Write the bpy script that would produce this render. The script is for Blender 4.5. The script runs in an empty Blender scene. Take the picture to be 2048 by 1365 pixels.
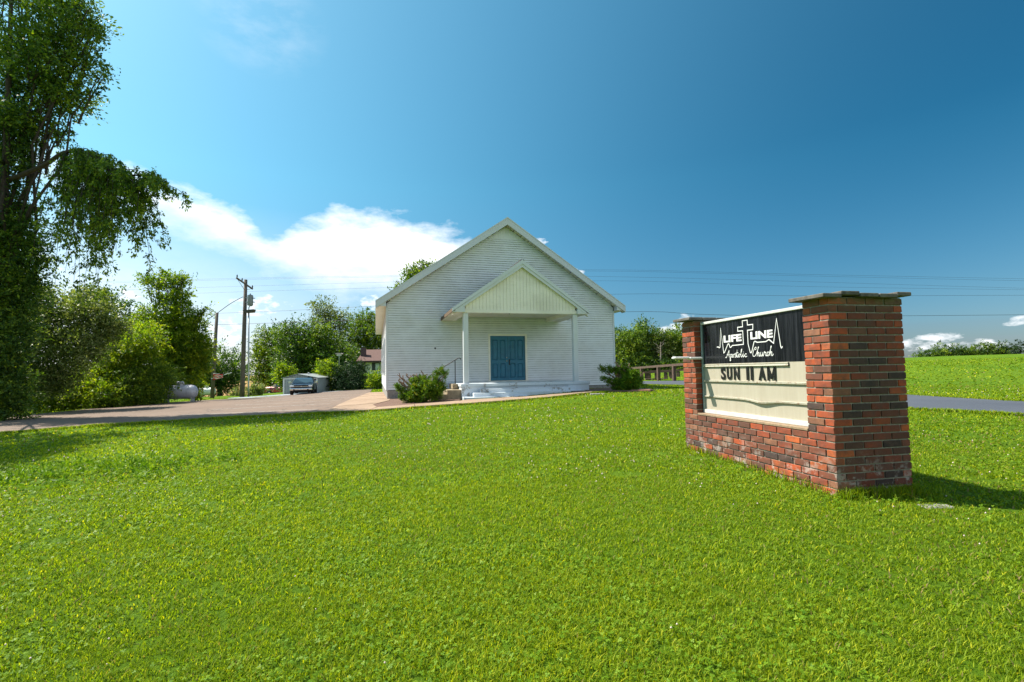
import bpy, math, random
import numpy as np
from mathutils import Vector, Matrix

scene = bpy.context.scene
col = scene.collection
R = math.radians
rng = np.random.default_rng(7)
random.seed(7)

# ------------------------------------------------------------------ camera
E = 1.17                      # eye height above the lawn at the foot of the sign
F, PITCH, ROLL = 1000.0, 0.0593, 0.0158
cp, sp, cr, sr = math.cos(PITCH), math.sin(PITCH), math.cos(ROLL), math.sin(ROLL)
fwd = Vector((0, cp, sp)); up0 = Vector((0, -sp, cp)); rt0 = Vector((1, 0, 0))
rt = rt0*cr - up0*sr
up = up0*cr + rt0*sr
cam = bpy.data.cameras.new('camera'); camo = bpy.data.objects.new('camera', cam); col.objects.link(camo)
cam.sensor_width = 36.0; cam.lens = 36.0*F/2048.0; cam.clip_start = 0.05; cam.clip_end = 6000
m = Matrix.Identity(4)
for i in range(3):
    m[i][0] = rt[i]; m[i][1] = up[i]; m[i][2] = -fwd[i]
m[0][3], m[1][3], m[2][3] = 0, 0, E
camo.matrix_world = m
scene.camera = camo

# ------------------------------------------------------------------ light
SUN_AZ = R(160.0)             # direction TO the sun, counter-clockwise from +X
SUN_EL = R(52.0)
sv = Vector((math.cos(SUN_AZ)*math.cos(SUN_EL), math.sin(SUN_AZ)*math.cos(SUN_EL), math.sin(SUN_EL)))
sl = bpy.data.lights.new('sun', 'SUN'); sl.energy = 4.5; sl.angle = R(0.5); sl.color = (1.0, 0.93, 0.80)
so = bpy.data.objects.new('sun', sl); col.objects.link(so)
so.rotation_euler = (-sv).to_track_quat('-Z', 'Y').to_euler(); so.location = (-20, 5, 30)

world = bpy.data.worlds.new('World'); scene.world = world; world.use_nodes = True
wt = world.node_tree; wt.nodes.clear()
def wn(t, **kw):
    n = wt.nodes.new(t)
    for k, v in kw.items(): setattr(n, k, v)
    return n
def wl(a, b): wt.links.new(a, b)
def wmath(op, a, b=None, c=None, clamp=False):
    n = wn('ShaderNodeMath', operation=op); n.use_clamp = clamp
    for i, v in enumerate((a, b, c)):
        if v is None: continue
        if isinstance(v, (int, float)): n.inputs[i].default_value = v
        else: wl(v, n.inputs[i])
    return n.outputs[0]
sky = wn('ShaderNodeTexSky', sky_type='NISHITA')
sky.sun_disc = False; sky.sun_elevation = SUN_EL
sky.sun_rotation = R(90.0) - SUN_AZ
sky.altitude = 200; sky.air_density = 1.0; sky.dust_density = 1.0; sky.ozone_density = 2.2
grade = wn('ShaderNodeHueSaturation'); grade.inputs['Hue'].default_value = 0.476; grade.inputs['Saturation'].default_value = 1.15
grade.inputs['Value'].default_value = 1.0; grade.inputs['Fac'].default_value = 1
wl(sky.outputs[0], grade.inputs['Color'])
tc = wn('ShaderNodeTexCoord'); sx = wn('ShaderNodeSeparateXYZ'); wl(tc.outputs['Generated'], sx.inputs[0])
X, Y, Z = sx.outputs
az = wmath('MULTIPLY', wmath('ARCTAN2', X, Y), 57.2958)          # degrees right of straight ahead
el = wmath('MULTIPLY', wmath('ARCSINE', Z), 57.2958)
cb = wn('ShaderNodeCombineXYZ'); wl(wmath('MULTIPLY', az, 0.1), cb.inputs[0]); wl(wmath('MULTIPLY', el, 0.22), cb.inputs[1])
def wnoise(scale, detail=8, rough=0.6, vec=None, dist=0.0):
    n = wn('ShaderNodeTexNoise'); n.inputs['Scale'].default_value = scale; n.inputs['Detail'].default_value = detail
    n.inputs['Roughness'].default_value = rough; n.inputs['Distortion'].default_value = dist
    wl(vec if vec is not None else cb.outputs[0], n.inputs['Vector']); return n.outputs['Fac']
n_edge = wnoise(2.2, 10, 0.62)
n_fine = wnoise(7.0, 8, 0.6)
# upper edge of the big cloud bank as elevation over azimuth
fc = wn('ShaderNodeFloatCurve'); cu = fc.mapping.curves[0]
def fx(a): return (a + 60.0)/80.0
pts = [(-60, 21), (-50, 20.5), (-42, 19.6), (-37, 18.9), (-33, 18.2), (-30, 17.0), (-27.5, 15.5), (-25.5, 14.6), (-24, 15.8), (-21, 17.1), (-18, 17.9), (-14, 17.8),
       (-10, 17.1), (-6, 16.0), (-2, 14.4), (1, 12.8), (4, 11.0), (7, 8), (12, 3), (20, 0)]
cu.points[0].location = (0.0, pts[0][1]/25.0); cu.points[1].location = (1.0, pts[-1][1]/25.0)
for a, e in pts[1:-1]: cu.points.new(fx(a), e/25.0)
fc.mapping.update()
wl(wmath('MULTIPLY', wmath('ADD', az, 60.0), 1/80.0, clamp=True), fc.inputs['Value'])
top = wmath('MULTIPLY', fc.outputs[0], 25.0)
inside = wmath('SUBTRACT', wmath('ADD', top, wmath('MULTIPLY', wmath('SUBTRACT', n_edge, 0.5), 5.5)), el)   # >0 under the edge
edge_m = wmath('SMOOTH_MIN', wmath('MULTIPLY', inside, 0.42), 1.0, 0.25)
edge_m = wmath('MAXIMUM', edge_m, 0.0)
# the bank thins out towards the lower left
slant = wmath('SUBTRACT', el, wmath('ADD', 8.8, wmath('MULTIPLY', wmath('MINIMUM', wmath('ADD', az, 20.0), 0.0), -0.36)))
low = wmath('MULTIPLY', wmath('ADD', wmath('ADD', slant, wmath('MULTIPLY', wmath('SUBTRACT', n_edge, 0.5), 6.0)), 2.2), 0.17, clamp=True)
bank = wmath('MULTIPLY', edge_m, low)
fadeL = wmath('MULTIPLY', wmath('ADD', az, 75.0), 0.05, clamp=True)
bank = wmath('MULTIPLY', wmath('MULTIPLY', bank, fadeL), 0.97)
# small low cumulus, each at its own bearing and height
puffs = [(-30.0, 4.2, 3.0, 2.2), (-27.0, 7.0, 3.2, 1.4), (-38.0, 7.2, 2.2, 1.2), (-25.5, 3.0, 2.6, 2.0), (-15.8, 7.8, 1.2, 1.1), (18.0, 4.3, 1.6, 0.8), (19.2, 5.3, 1.0, 0.7), (40.5, 2.3, 1.8, 0.50),
         (38.6, 1.7, 2.6, 0.50), (43.2, 1.6, 2.2, 0.42), (45.6, 3.4, 1.2, 0.40), (7.6, 11.0, 1.0, 0.5), (3.2, 14.6, 1.2, 0.5), (-48.0, 10.0, 7.0, 3.0), (60, 4, 6, 1.2), (-80, 6, 9, 2.5), (110, 7, 10, 2), (-130, 9, 12, 2.5), (170, 5, 12, 2)]
acc = None
for a, e, w, h in puffs:
    dx = wmath('MULTIPLY', wmath('SUBTRACT', az, a), 1.0/w); dy = wmath('MULTIPLY', wmath('SUBTRACT', el, e), 1.0/h)
    g = wmath('SUBTRACT', 1.0, wmath('ADD', wmath('MULTIPLY', dx, dx), wmath('MULTIPLY', dy, dy)))
    acc = g if acc is None else wmath('MAXIMUM', acc, g)
cum = wmath('MULTIPLY', wmath('ADD', wmath('SUBTRACT', acc, 0.15), wmath('MULTIPLY', wmath('SUBTRACT', n_fine, 0.5), 5.0)), 0.95, clamp=True)
cum = wmath('MULTIPLY', cum, 0.75)
# thin veil low on the sunward side
veil = wmath('MULTIPLY', wmath('MULTIPLY', wmath('SUBTRACT', 18.0, wmath('ADD', wmath('ABSOLUTE', wmath('ADD', az, 42.0)), -16.0)), 0.03, clamp=True), wmath('MULTIPLY', wmath('SUBTRACT', 17.0, el), 0.09, clamp=True))
veil = wmath('MULTIPLY', veil, wmath('ADD', 0.42, wmath('MULTIPLY', n_edge, 0.35)))
# unseen broken cloud added all round outside the view to brighten the shaded sides
side = wmath('MULTIPLY', wmath('SUBTRACT', wmath('ABSOLUTE', az), 62.0), 0.06, clamp=True)
brk = wmath('MULTIPLY', wmath('SUBTRACT', wnoise(1.1, 9, 0.6, vec=tc.outputs['Generated'], dist=0.2), 0.47), 7.0, clamp=True)
brk = wmath('MULTIPLY', wmath('MULTIPLY', brk, side), 0.9)
wx_ = wmath('MULTIPLY', wmath('ADD', az, 27.0), 1/7.0); wy_ = wmath('MULTIPLY', wmath('SUBTRACT', el, 33.0), 1/4.5)
wisp = wmath('SUBTRACT', 1.0, wmath('ADD', wmath('MULTIPLY', wx_, wx_), wmath('MULTIPLY', wy_, wy_)), clamp=True)
wisp = wmath('MULTIPLY', wmath('MULTIPLY', wisp, wmath('SUBTRACT', n_edge, 0.40), clamp=True), 0.5)
cloud = wmath('MAXIMUM', wmath('MAXIMUM', wmath('MAXIMUM', wmath('MAXIMUM', bank, cum), veil), brk), wisp)
cloudcol = wn('ShaderNodeMixRGB'); cloudcol.inputs[1].default_value = (5.6, 5.9, 6.2, 1); cloudcol.inputs[2].default_value = (6.6, 6.6, 6.6, 1)
wl(n_fine, cloudcol.inputs[0])
# polarised clear sky: darkest and bluest at right angles to the sun, the same all round it
dotn = wn('ShaderNodeVectorMath', operation='DOT_PRODUCT'); wl(tc.outputs['Generated'], dotn.inputs[0]); dotn.inputs[1].default_value = sv
c2 = wmath('MULTIPLY', dotn.outputs['Value'], dotn.outputs['Value'])
pol = wmath('DIVIDE', wmath('SUBTRACT', 1.0, c2), wmath('ADD', 1.0, c2))
pol = wmath('MULTIPLY', pol, wmath('ADD', 0.70, wmath('MULTIPLY', wmath('MULTIPLY', el, 1/22.0, clamp=True), 0.30)))   # less near the horizon
pc = wn('ShaderNodeCombineXYZ')
for i_, kk_ in enumerate((0.86, 0.66, 0.54)): wl(wmath('SUBTRACT', 1.0, wmath('MULTIPLY', pol, kk_)), pc.inputs[i_])
tn = wn('ShaderNodeMixRGB', blend_type='MULTIPLY'); tn.inputs[0].default_value = 1.0; wl(grade.outputs[0], tn.inputs[1]); 
tg = wn('ShaderNodeMixRGB'); tg.inputs[1].default_value = (0.72, 0.66, 0.74, 1); tg.inputs[2].default_value = (0.76, 1.0, 0.945, 1)
wl(wmath('MULTIPLY', el, 1/20.0, clamp=True), tg.inputs[0]); wl(tg.outputs[0], tn.inputs[2])
pm = wn('ShaderNodeMixRGB', blend_type='MULTIPLY'); pm.inputs[0].default_value = 1.0; wl(tn.outputs[0], pm.inputs[1]); wl(pc.outputs[0], pm.inputs[2])
mixc = wn('ShaderNodeMixRGB'); wl(cloud, mixc.inputs[0]); wl(pm.outputs[0], mixc.inputs[1]); wl(cloudcol.outputs[0], mixc.inputs[2])
bg = wn('ShaderNodeBackground'); bg.inputs['Strength'].default_value = 0.102; wl(mixc.outputs[0], bg.inputs['Color'])
wo = wn('ShaderNodeOutputWorld'); wl(bg.outputs[0], wo.inputs['Surface'])

vs = scene.view_settings
scene.display_settings.display_device = 'sRGB'
vs.view_transform = 'Standard'; vs.look = 'None'; vs.exposure = 1.1; vs.gamma = 1.0; vs.use_curve_mapping = False

# ------------------------------------------------------------------ helpers
def horizon(px): return 741.9 - (px-1024)*0.0158
def W(px, py, y):
    """world point that lies y metres ahead, seen at this bearing and height"""
    d = fwd*F + rt*(px-1024) - up*(py-682.5)
    return Vector((d.x*y/d.y, y, E + d.z*y/d.y))

class MB:
    def __init__(s): s.v = []; s.f = []; s.mi = []
    def add(s, vs_, fs, mi=0):
        o = len(s.v); s.v += [tuple(v) for v in vs_]; s.f += [tuple(i+o for i in f) for f in fs]; s.mi += [mi]*len(fs); return s
    def box(s, x0, x1, y0, y1, z0, z1, mi=0, mat=None):
        vs_ = [Vector((x, y, z)) for x in (x0, x1) for y in (y0, y1) for z in (z0, z1)]
        if mat: vs_ = [mat @ v for v in vs_]
        return s.add(vs_, [(0, 1, 3, 2), (4, 6, 7, 5), (0, 4, 5, 1), (2, 3, 7, 6), (0, 2, 6, 4), (1, 5, 7, 3)], mi)
    def bevbox(s, x0, x1, y0, y1, z0, z1, b=0.01, mi=0, mat=None):
        """box with its vertical and horizontal edges chamfered"""
        P = []
        for z, i in ((z0, b), (z0+b, 0), (z1-b, 0), (z1, b)):
            for (x, y) in ((x0+i+b, y0+i), (x1-i-b, y0+i), (x1-i, y0+i+b), (x1-i, y1-i-b), (x1-i-b, y1-i), (x0+i+b, y1-i), (x0+i, y1-i-b), (x0+i, y0+i+b)):
                P.append(Vector((x, y, z)))
        if mat: P = [mat @ v for v in P]
        fs = [tuple(range(7, -1, -1)), tuple(range(24, 32))]
        for k in range(3):
            for j in range(8): fs.append((k*8+j, k*8+(j+1) % 8, (k+1)*8+(j+1) % 8, (k+1)*8+j))
        return s.add(P, fs, mi)
    def prism(s, pts, ax, a0, a1, mi=0):
        """closed outline pts (2D) pushed from a0 to a1 along axis ax"""
        def mk(p, a):
            return {'x': (a, p[0], p[1]), 'y': (p[0], a, p[1]), 'z': (p[0], p[1], a)}[ax]
        n = len(pts)
        vs_ = [mk(p, a0) for p in pts] + [mk(p, a1) for p in pts]
        fs = [tuple(range(n)), tuple(range(2*n-1, n-1, -1))] + [(i, i+n, (i+1) % n+n, (i+1) % n) for i in range(n)]
        return s.add(vs_, fs, mi)
    def tube(s, path, rad, n=8, mi=0, cap=True):
        path = [Vector(p) for p in path]
        if isinstance(rad, (int, float)): rad = [rad]*len(path)
        prev = None; o = len(s.v)
        for i, p in enumerate(path):
            t = (path[min(i+1, len(path)-1)] - path[max(i-1, 0)]).normalized()
            if prev is None:
                a = Vector((0, 0, 1)) if abs(t.z) < 0.9 else Vector((1, 0, 0))
                u_ = t.cross(a).normalized()
            else: u_ = (prev - t*prev.dot(t)).normalized()
            prev = u_; w_ = t.cross(u_)
            for k in range(n):
                c = 2*math.pi*k/n; s.v.append(tuple(p + (u_*math.cos(c)+w_*math.sin(c))*rad[i]))
        for i in range(len(path)-1):
            for k in range(n):
                s.f.append((o+i*n+k, o+i*n+(k+1) % n, o+(i+1)*n+(k+1) % n, o+(i+1)*n+k)); s.mi.append(mi)
        if cap:
            s.f.append(tuple(o+k for k in range(n-1, -1, -1))); s.mi.append(mi)
            s.f.append(tuple(o+(len(path)-1)*n+k for k in range(n))); s.mi.append(mi)
        return s
    def lathe(s, prof, n=16, axis='z', c=(0, 0, 0), mi=0):
        o = len(s.v)
        for r_, h in prof:
            for k in range(n):
                a = 2*math.pi*k/n; q = (r_*math.cos(a), r_*math.sin(a), h)
                if axis == 'x': q = (q[2], q[0], q[1])
                if axis == 'y': q = (q[0], q[2], q[1])
                s.v.append((q[0]+c[0], q[1]+c[1], q[2]+c[2]))
        for i in range(len(prof)-1):
            for k in range(n):
                s.f.append((o+i*n+k, o+i*n+(k+1) % n, o+(i+1)*n+(k+1) % n, o+(i+1)*n+k)); s.mi.append(mi)
        return s
    def mesh(s, name, mats, smooth=False):
        me = bpy.data.meshes.new(name); me.from_pydata(s.v, [], s.f)
        for mm in (mats if isinstance(mats, (list, tuple)) else [mats]): me.materials.append(mm)
        if len(me.materials) > 1: me.polygons.foreach_set('material_index', s.mi)
        if smooth: me.polygons.foreach_set('use_smooth', [True]*len(me.polygons))
        import bmesh
        b = bmesh.new(); b.from_mesh(me); bmesh.ops.recalc_face_normals(b, faces=b.faces); b.to_mesh(me); b.free()
        me.update(); return me
    def build(s, name, mats, parent=None, smooth=False, label=None, loc=None):
        return link(name, s.mesh(name, mats, smooth), parent, label, loc)
def link(name, me, parent=None, label=None, loc=None, rot=None):
    o = bpy.data.objects.new(name, me); col.objects.link(o)
    if parent: o.parent = parent
    if label: o['label'] = label
    if loc is not None: o.location = loc
    if rot is not None: o.rotation_euler = rot
    return o
def tag(o, label=None, cat=None, group=None, kind=None):
    if label: o['label'] = label
    if cat: o['category'] = cat
    if group: o['group'] = group
    if kind: o['kind'] = kind
    return o
def thing(name, label, cat, loc=(0, 0, 0), rz=0.0, group=None):
    o = bpy.data.objects.new(name, None); col.objects.link(o); o.location = loc; o.rotation_euler = (0, 0, rz)
    o.empty_display_size = 0.2
    return tag(o, label, cat, group)
def smooth_path(pts, n=6):
    """Catmull-Rom through the points"""
    P = [Vector(p) for p in pts]; P = [P[0]*2-P[1]] + P + [P[-1]*2-P[-2]]; out = []
    for i in range(1, len(P)-2):
        for k in range(n):
            t = k/n; a, b, c, d = P[i-1:i+3]
            out.append(0.5*((2*b)+(c-a)*t+(2*a-5*b+4*c-d)*t*t+(3*b-a-3*c+d)*t*t*t))
    out.append(P[-2]); return out

# ------------------------------------------------------------------ materials
class M_:
    def __init__(s, name):
        s.m = bpy.data.materials.new(name); s.m.use_nodes = True; s.t = s.m.node_tree
        s.b = s.t.nodes['Principled BSDF']; s.out = s.t.nodes['Material Output']
    def n(s, t, **kw):
        x = s.t.nodes.new(t)
        for k, v in kw.items(): setattr(x, k, v)
        return x
    def l(s, a, b): s.t.links.new(a, b)
    def setin(s, sock, v):
        if hasattr(v, 'is_output') or isinstance(v, bpy.types.NodeSocket): s.l(v, sock)
        elif isinstance(v, (tuple, list)) and len(v) == 3 and sock.type == 'RGBA': sock.default_value = (*v, 1)
        else: sock.default_value = v
    def math(s, op, a, b=0.0, clamp=False):
        x = s.n('ShaderNodeMath', operation=op); x.use_clamp = clamp; s.setin(x.inputs[0], a); s.setin(x.inputs[1], b); return x.outputs[0]
    def pos(s): return s.n('ShaderNodeNewGeometry').outputs['Position']
    def obj(s): return s.n('ShaderNodeTexCoord').outputs['Object']
    def noise(s, scale, detail=4, rough=0.55, vec=None, stretch=None, dist=0.0):
        v = vec or s.pos()
        if stretch:
            mp = s.n('ShaderNodeMapping'); mp.inputs['Scale'].default_value = stretch; s.l(v, mp.inputs['Vector']); v = mp.outputs[0]
        x = s.n('ShaderNodeTexNoise'); x.inputs['Scale'].default_value = scale; x.inputs['Detail'].default_value = detail
        x.inputs['Roughness'].default_value = rough; x.inputs['Distortion'].default_value = dist; s.l(v, x.inputs['Vector']); return x.outputs['Fac']
    def ramp(s, fac, stops):
        x = s.n('ShaderNodeValToRGB'); s.l(fac, x.inputs[0]); e = x.color_ramp.elements
        while len(e) < len(stops): e.new(0.5)
        for i, (p, c) in enumerate(stops):
            e[i].position = p; e[i].color = (*c, 1) if isinstance(c, (tuple, list)) else (c, c, c, 1)
        return x.outputs[0]
    def mix(s, fac, a, b, mode='MIX'):
        x = s.n('ShaderNodeMixRGB', blend_type=mode); s.setin(x.inputs[0], fac); s.setin(x.inputs[1], a); s.setin(x.inputs[2], b); return x.outputs[0]
    def bump(s, h, strength=0.3, dist=0.01):
        x = s.n('ShaderNodeBump'); x.inputs['Strength'].default_value = strength; x.inputs['Distance'].default_value = dist
        s.l(h, x.inputs['Height']); s.l(x.outputs[0], s.b.inputs['Normal'])
    def base(s, c): s.setin(s.b.inputs['Base Color'], c)
    def rough(s, r): s.setin(s.b.inputs['Roughness'], r)
def simple(name, c, rough=0.6, metal=0.0, var=0.15, scale=6.0, bump=0.0, spec=None, coords='pos'):
    k = M_(name); f = k.noise(scale, 5, 0.6, vec=None if coords == 'pos' else k.obj())
    d = tuple(x*(1-var) for x in c); u_ = tuple(min(1, x*(1+var)) for x in c)
    k.base(k.ramp(f, [(0.3, d), (0.7, u_)])); k.rough(rough); k.b.inputs['Metallic'].default_value = metal
    if spec is not None: k.b.inputs['Specular IOR Level'].default_value = spec
    if bump: k.bump(f, bump, 0.01)
    return k.m

def siding_mat(name, dirt=0.35, tone=(0.76, 0.79, 0.83)):
    k = M_(name)
    g = k.noise(0.7, 6, 0.6, stretch=(1, 1, 1.6)); f = k.noise(9, 5, 0.65, stretch=(0.35, 0.35, 2.5)); s_ = k.noise(3.0, 6, 0.7, stretch=(3.0, 3.0, 0.35))
    c = k.mix(k.ramp(g, [(0.42, 0.0), (0.75, dirt)]), tone, (0.50, 0.47, 0.36))
    c = k.mix(k.ramp(f, [(0.55, 0.0), (0.85, 0.30)]), c, (0.33, 0.34, 0.28))
    c = k.mix(k.ramp(s_, [(0.6, 0.0), (0.9, 0.22)]), c, (0.40, 0.38, 0.28))
    k.base(c); k.rough(0.45); k.bump(f, 0.08, 0.004); return k.m
MAT = {}
MAT['siding'] = siding_mat('vinyl_siding')
MAT['siding_yellowed'] = siding_mat('yellowed_vinyl', 0.55, (0.86, 0.82, 0.72))
MAT['trim'] = siding_mat('white_metal_trim', 0.2, (0.61, 0.65, 0.70))
MAT['soffit'] = siding_mat('vinyl_soffit', 0.5, (0.70, 0.65, 0.52))
MAT['shingle_dark'] = simple('dark_shingles', (0.05, 0.05, 0.055), 0.9, var=0.4, scale=20, bump=0.4)
MAT['block'] = simple('concrete_block', (0.26, 0.25, 0.24), 0.9, var=0.2, scale=14, bump=0.4)
MAT['gutter_brown'] = simple('weathered_brown_wood', (0.13, 0.085, 0.05), 0.8, var=0.4, scale=20)

def painted_concrete(name, paint=(0.62, 0.68, 0.74), under=(0.30, 0.29, 0.27), amt=0.62):
    k = M_(name); a = k.noise(2.5, 8, 0.75); b = k.noise(22, 5, 0.6); st = k.noise(5, 6, 0.7, stretch=(1, 1, 0.3))
    worn = k.ramp(a, [(amt-0.05, 0.0), (amt, 1.0)])
    c = k.mix(k.ramp(b, [(0.3, 0.0), (0.8, 0.25)]), paint, tuple(x*0.7 for x in paint))
    c = k.mix(k.ramp(st, [(0.55, 0.0), (0.85, 0.35)]), c, (0.35, 0.35, 0.33))
    k.base(k.mix(worn, c, under)); k.rough(0.75); k.bump(k.math('ADD', b, k.math('MULTIPLY', worn, -0.6)), 0.35, 0.006); return k.m
MAT['painted_concrete'] = painted_concrete('worn_pale_blue_painted_concrete')
MAT['bare_concrete'] = simple('weathered_concrete', (0.30, 0.24, 0.16), 0.9, var=0.3, scale=7, bump=0.4)
k = M_('blue_door_paint'); f = k.noise(5, 5, 0.6); k.base(k.ramp(f, [(0.3, (0.008, 0.115, 0.20)), (0.7, (0.012, 0.16, 0.26))])); k.rough(0.4); MAT['door'] = k.m
MAT['brass'] = simple('worn_steel_knob', (0.6, 0.58, 0.5), 0.3, metal=0.9)
MAT['black_iron'] = simple('black_iron', (0.012, 0.013, 0.016), 0.45)

# bricks: each brick carries its own colour
k = M_('fired_brick'); oi = k.n('ShaderNodeObjectInfo').outputs['Color']
a = k.noise(16, 6, 0.65); b = k.noise(60, 4, 0.7); big = k.noise(3.0, 5, 0.6)
c = k.mix(k.ramp(k.noise(9, 4, 0.6), [(0.42, 0.0), (0.66, 0.6)]), oi, (0.110, 0.055, 0.040)); c = k.mix(k.ramp(a, [(0.35, 0.0), (0.72, 0.5)]), c, (0.060, 0.030, 0.022))
c = k.mix(k.ramp(b, [(0.62, 0.0), (0.75, 0.35)]), c, (0.42, 0.30, 0.22))
px_ = k.n('ShaderNodeSeparateXYZ'); k.l(k.pos(), px_.inputs[0])
lowz = k.math('MULTIPLY', k.math('SUBTRACT', 0.42, px_.outputs[2]), 3.0, True)
eff = k.math('MULTIPLY', k.ramp(k.noise(7, 7, 0.7), [(0.52, 0.0), (0.60, 1.0)]), lowz)
c = k.mix(k.math('MULTIPLY', eff, 0.75), c, (0.46, 0.42, 0.38))
hi = k.math('MULTIPLY', k.math('SUBTRACT', px_.outputs[2], 1.66), 9.0, True)
c = k.mix(k.math('MULTIPLY', hi, k.ramp(k.noise(9, 6, 0.7), [(0.3, 0.15), (0.7, 0.75)])), c, (0.17, 0.16, 0.07))
c = k.mix(k.math('MULTIPLY', k.ramp(big, [(0.5, 0.0), (0.8, 0.35)]), 0.6), c, (0.03, 0.028, 0.03))
k.base(c); k.rough(0.88); k.bump(k.math('ADD', a, k.math('MULTIPLY', b, 0.5)), 0.55, 0.004); MAT['brick'] = k.m
MAT['mortar'] = simple('lime_mortar', (0.25, 0.235, 0.185), 0.95, var=0.25, scale=30, bump=0.6)
MAT['capstone'] = simple('weathered_cap_stone', (0.115, 0.105, 0.09), 0.9, var=0.45, scale=14, bump=0.5)
k = M_('glossy_black_sign_face'); st = k.noise(6, 6, 0.7, stretch=(6, 6, 0.25)); k.base(k.ramp(st, [(0.45, (0.006, 0.007, 0.010)), (0.85, (0.035, 0.037, 0.045))])); k.rough(k.ramp(st, [(0.3, 0.12), (0.8, 0.35)])); MAT['sign_black'] = k.m
k = M_('yellowed_plastic_sign_face'); st = k.noise(4, 6, 0.7, stretch=(5, 5, 0.4)); k.base(k.ramp(st, [(0.3, (0.39, 0.345, 0.27)), (0.75, (0.46, 0.42, 0.34))])); k.rough(0.35); MAT['sign_cream'] = k.m
k = M_('dirty_track_rail'); st = k.noise(7, 6, 0.7, stretch=(3, 3, 6)); k.base(k.ramp(st, [(0.5, (0.44, 0.42, 0.34)), (0.72, (0.22, 0.11, 0.06))])); k.rough(0.4); MAT['track'] = k.m
MAT['white_frame'] = simple('white_aluminium_frame', (0.55, 0.55, 0.53), 0.45, var=0.12, scale=10)
MAT['alu_frame'] = simple('grey_green_aluminium', (0.30, 0.37, 0.36), 0.4, metal=0.3)
MAT['letter_white'] = simple('white_vinyl_lettering', (0.80, 0.80, 0.78), 0.5, var=0.05)
MAT['letter_black'] = simple('black_plastic_letter', (0.010, 0.010, 0.011), 0.35)
MAT['asphalt'] = None
k = M_('old_brown_asphalt'); a = k.noise(0.25, 6, 0.6); b = k.noise(40, 5, 0.7); st = k.noise(0.5, 6, 0.6, stretch=(0.5, 2.2, 1))
c = k.ramp(a, [(0.3, (0.128, 0.084, 0.060)), (0.7, (0.178, 0.120, 0.088))]); c = k.mix(k.ramp(b, [(0.4, 0.0), (0.8, 0.5)]), c, (0.22, 0.16, 0.125)); c = k.mix(k.ramp(st, [(0.5, 0.0), (0.7, 0.35)]), c, (0.10, 0.075, 0.065))
vo = k.n('ShaderNodeTexVoronoi', feature='DISTANCE_TO_EDGE'); vo.inputs['Scale'].default_value = 0.30; mpv = k.n('ShaderNodeVectorMath', operation='ADD'); k.l(k.pos(), mpv.inputs[0]); nz = k.n('ShaderNodeTexNoise'); nz.inputs['Scale'].default_value = 1.3; nz.inputs['Detail'].default_value = 5; k.l(k.pos(), nz.inputs['Vector']); k.l(nz.outputs['Color'], mpv.inputs[1]); k.l(mpv.outputs[0], vo.inputs['Vector'])
c = k.mix(k.ramp(vo.outputs['Distance'], [(0.0, 0.85), (0.010, 0.0)]), c, (0.035, 0.028, 0.024))
oil = k.noise(0.9, 3, 0.5); c = k.mix(k.ramp(oil, [(0.66, 0.0), (0.74, 0.5)]), c, (0.06, 0.045, 0.04))
k.base(c); k.rough(0.9); k.bump(b, 0.3, 0.006); MAT['asphalt'] = k.m
k = M_('new_blue_grey_asphalt'); a = k.noise(0.4, 5, 0.6); b = k.noise(60, 4, 0.7); c = k.ramp(a, [(0.3, (0.052, 0.058, 0.075)), (0.7, (0.072, 0.080, 0.100))]); c = k.mix(k.ramp(b, [(0.5, 0.0), (0.9, 0.4)]), c, (0.14, 0.14, 0.16)); k.base(c); k.rough(0.7); k.bump(b, 0.3, 0.005); MAT['road'] = k.m
k = M_('blue_grey_gravel'); b = k.noise(14, 6, 0.7); k.base(k.ramp(b, [(0.3, (0.20, 0.23, 0.27)), (0.7, (0.40, 0.43, 0.47))])); k.rough(0.95); k.bump(b, 0.8, 0.02); MAT['gravel'] = k.m
k = M_('old_tan_concrete'); a = k.noise(0.8, 7, 0.65); b = k.noise(30, 5, 0.7); c = k.ramp(a, [(0.3, (0.24, 0.160, 0.105)), (0.7, (0.34, 0.235, 0.160))]); c = k.mix(k.ramp(b, [(0.5, 0.0), (0.8, 0.4)]), c, (0.22, 0.17, 0.12)); k.base(c); k.rough(0.9); k.bump(b, 0.3, 0.006); MAT['walk'] = k.m
k = M_('mulch'); b = k.noise(26, 6, 0.75); k.base(k.ramp(b, [(0.3, (0.075, 0.040, 0.028)), (0.7, (0.24, 0.14, 0.10))])); k.rough(0.95); k.bump(b, 1.0, 0.03); MAT['mulch'] = k.m
# lawn soil sheet
k = M_('lawn_ground'); a = k.noise(0.16, 6, 0.6); b = k.noise(2.4, 6, 0.7); c_ = k.noise(34, 5, 0.75)
c = k.ramp(a, [(0.32, (0.074, 0.160, 0.004)), (0.68, (0.135, 0.215, 0.006))]); c = k.mix(k.ramp(b, [(0.35, 0.0), (0.75, 0.55)]), c, (0.060, 0.125, 0.010)); c = k.mix(k.ramp(c_, [(0.42, 0.0), (0.78, 0.55)]), c, (0.055, 0.105, 0.010))
sep = k.n('ShaderNodeSeparateXYZ'); k.l(k.pos(), sep.inputs[0]); far = k.math('MULTIPLY', k.math('SUBTRACT', sep.outputs[1], 66.0), 0.2, True)
fld = k.math('MULTIPLY', far, k.ramp(k.noise(0.03, 3, 0.5), [(0.40, 0.4), (0.5, 1.0)]))
c = k.mix(fld, c, k.ramp(k.noise(0.9, 5, 0.7), [(0.3, (0.26, 0.16, 0.065)), (0.7, (0.40, 0.25, 0.10))]))
k.base(c); k.rough(0.95); k.b.inputs['Specular IOR Level'].default_value = 0.1; k.bump(k.math('ADD', c_, b), 1.0, 0.04); MAT['lawn'] = k.m

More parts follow.
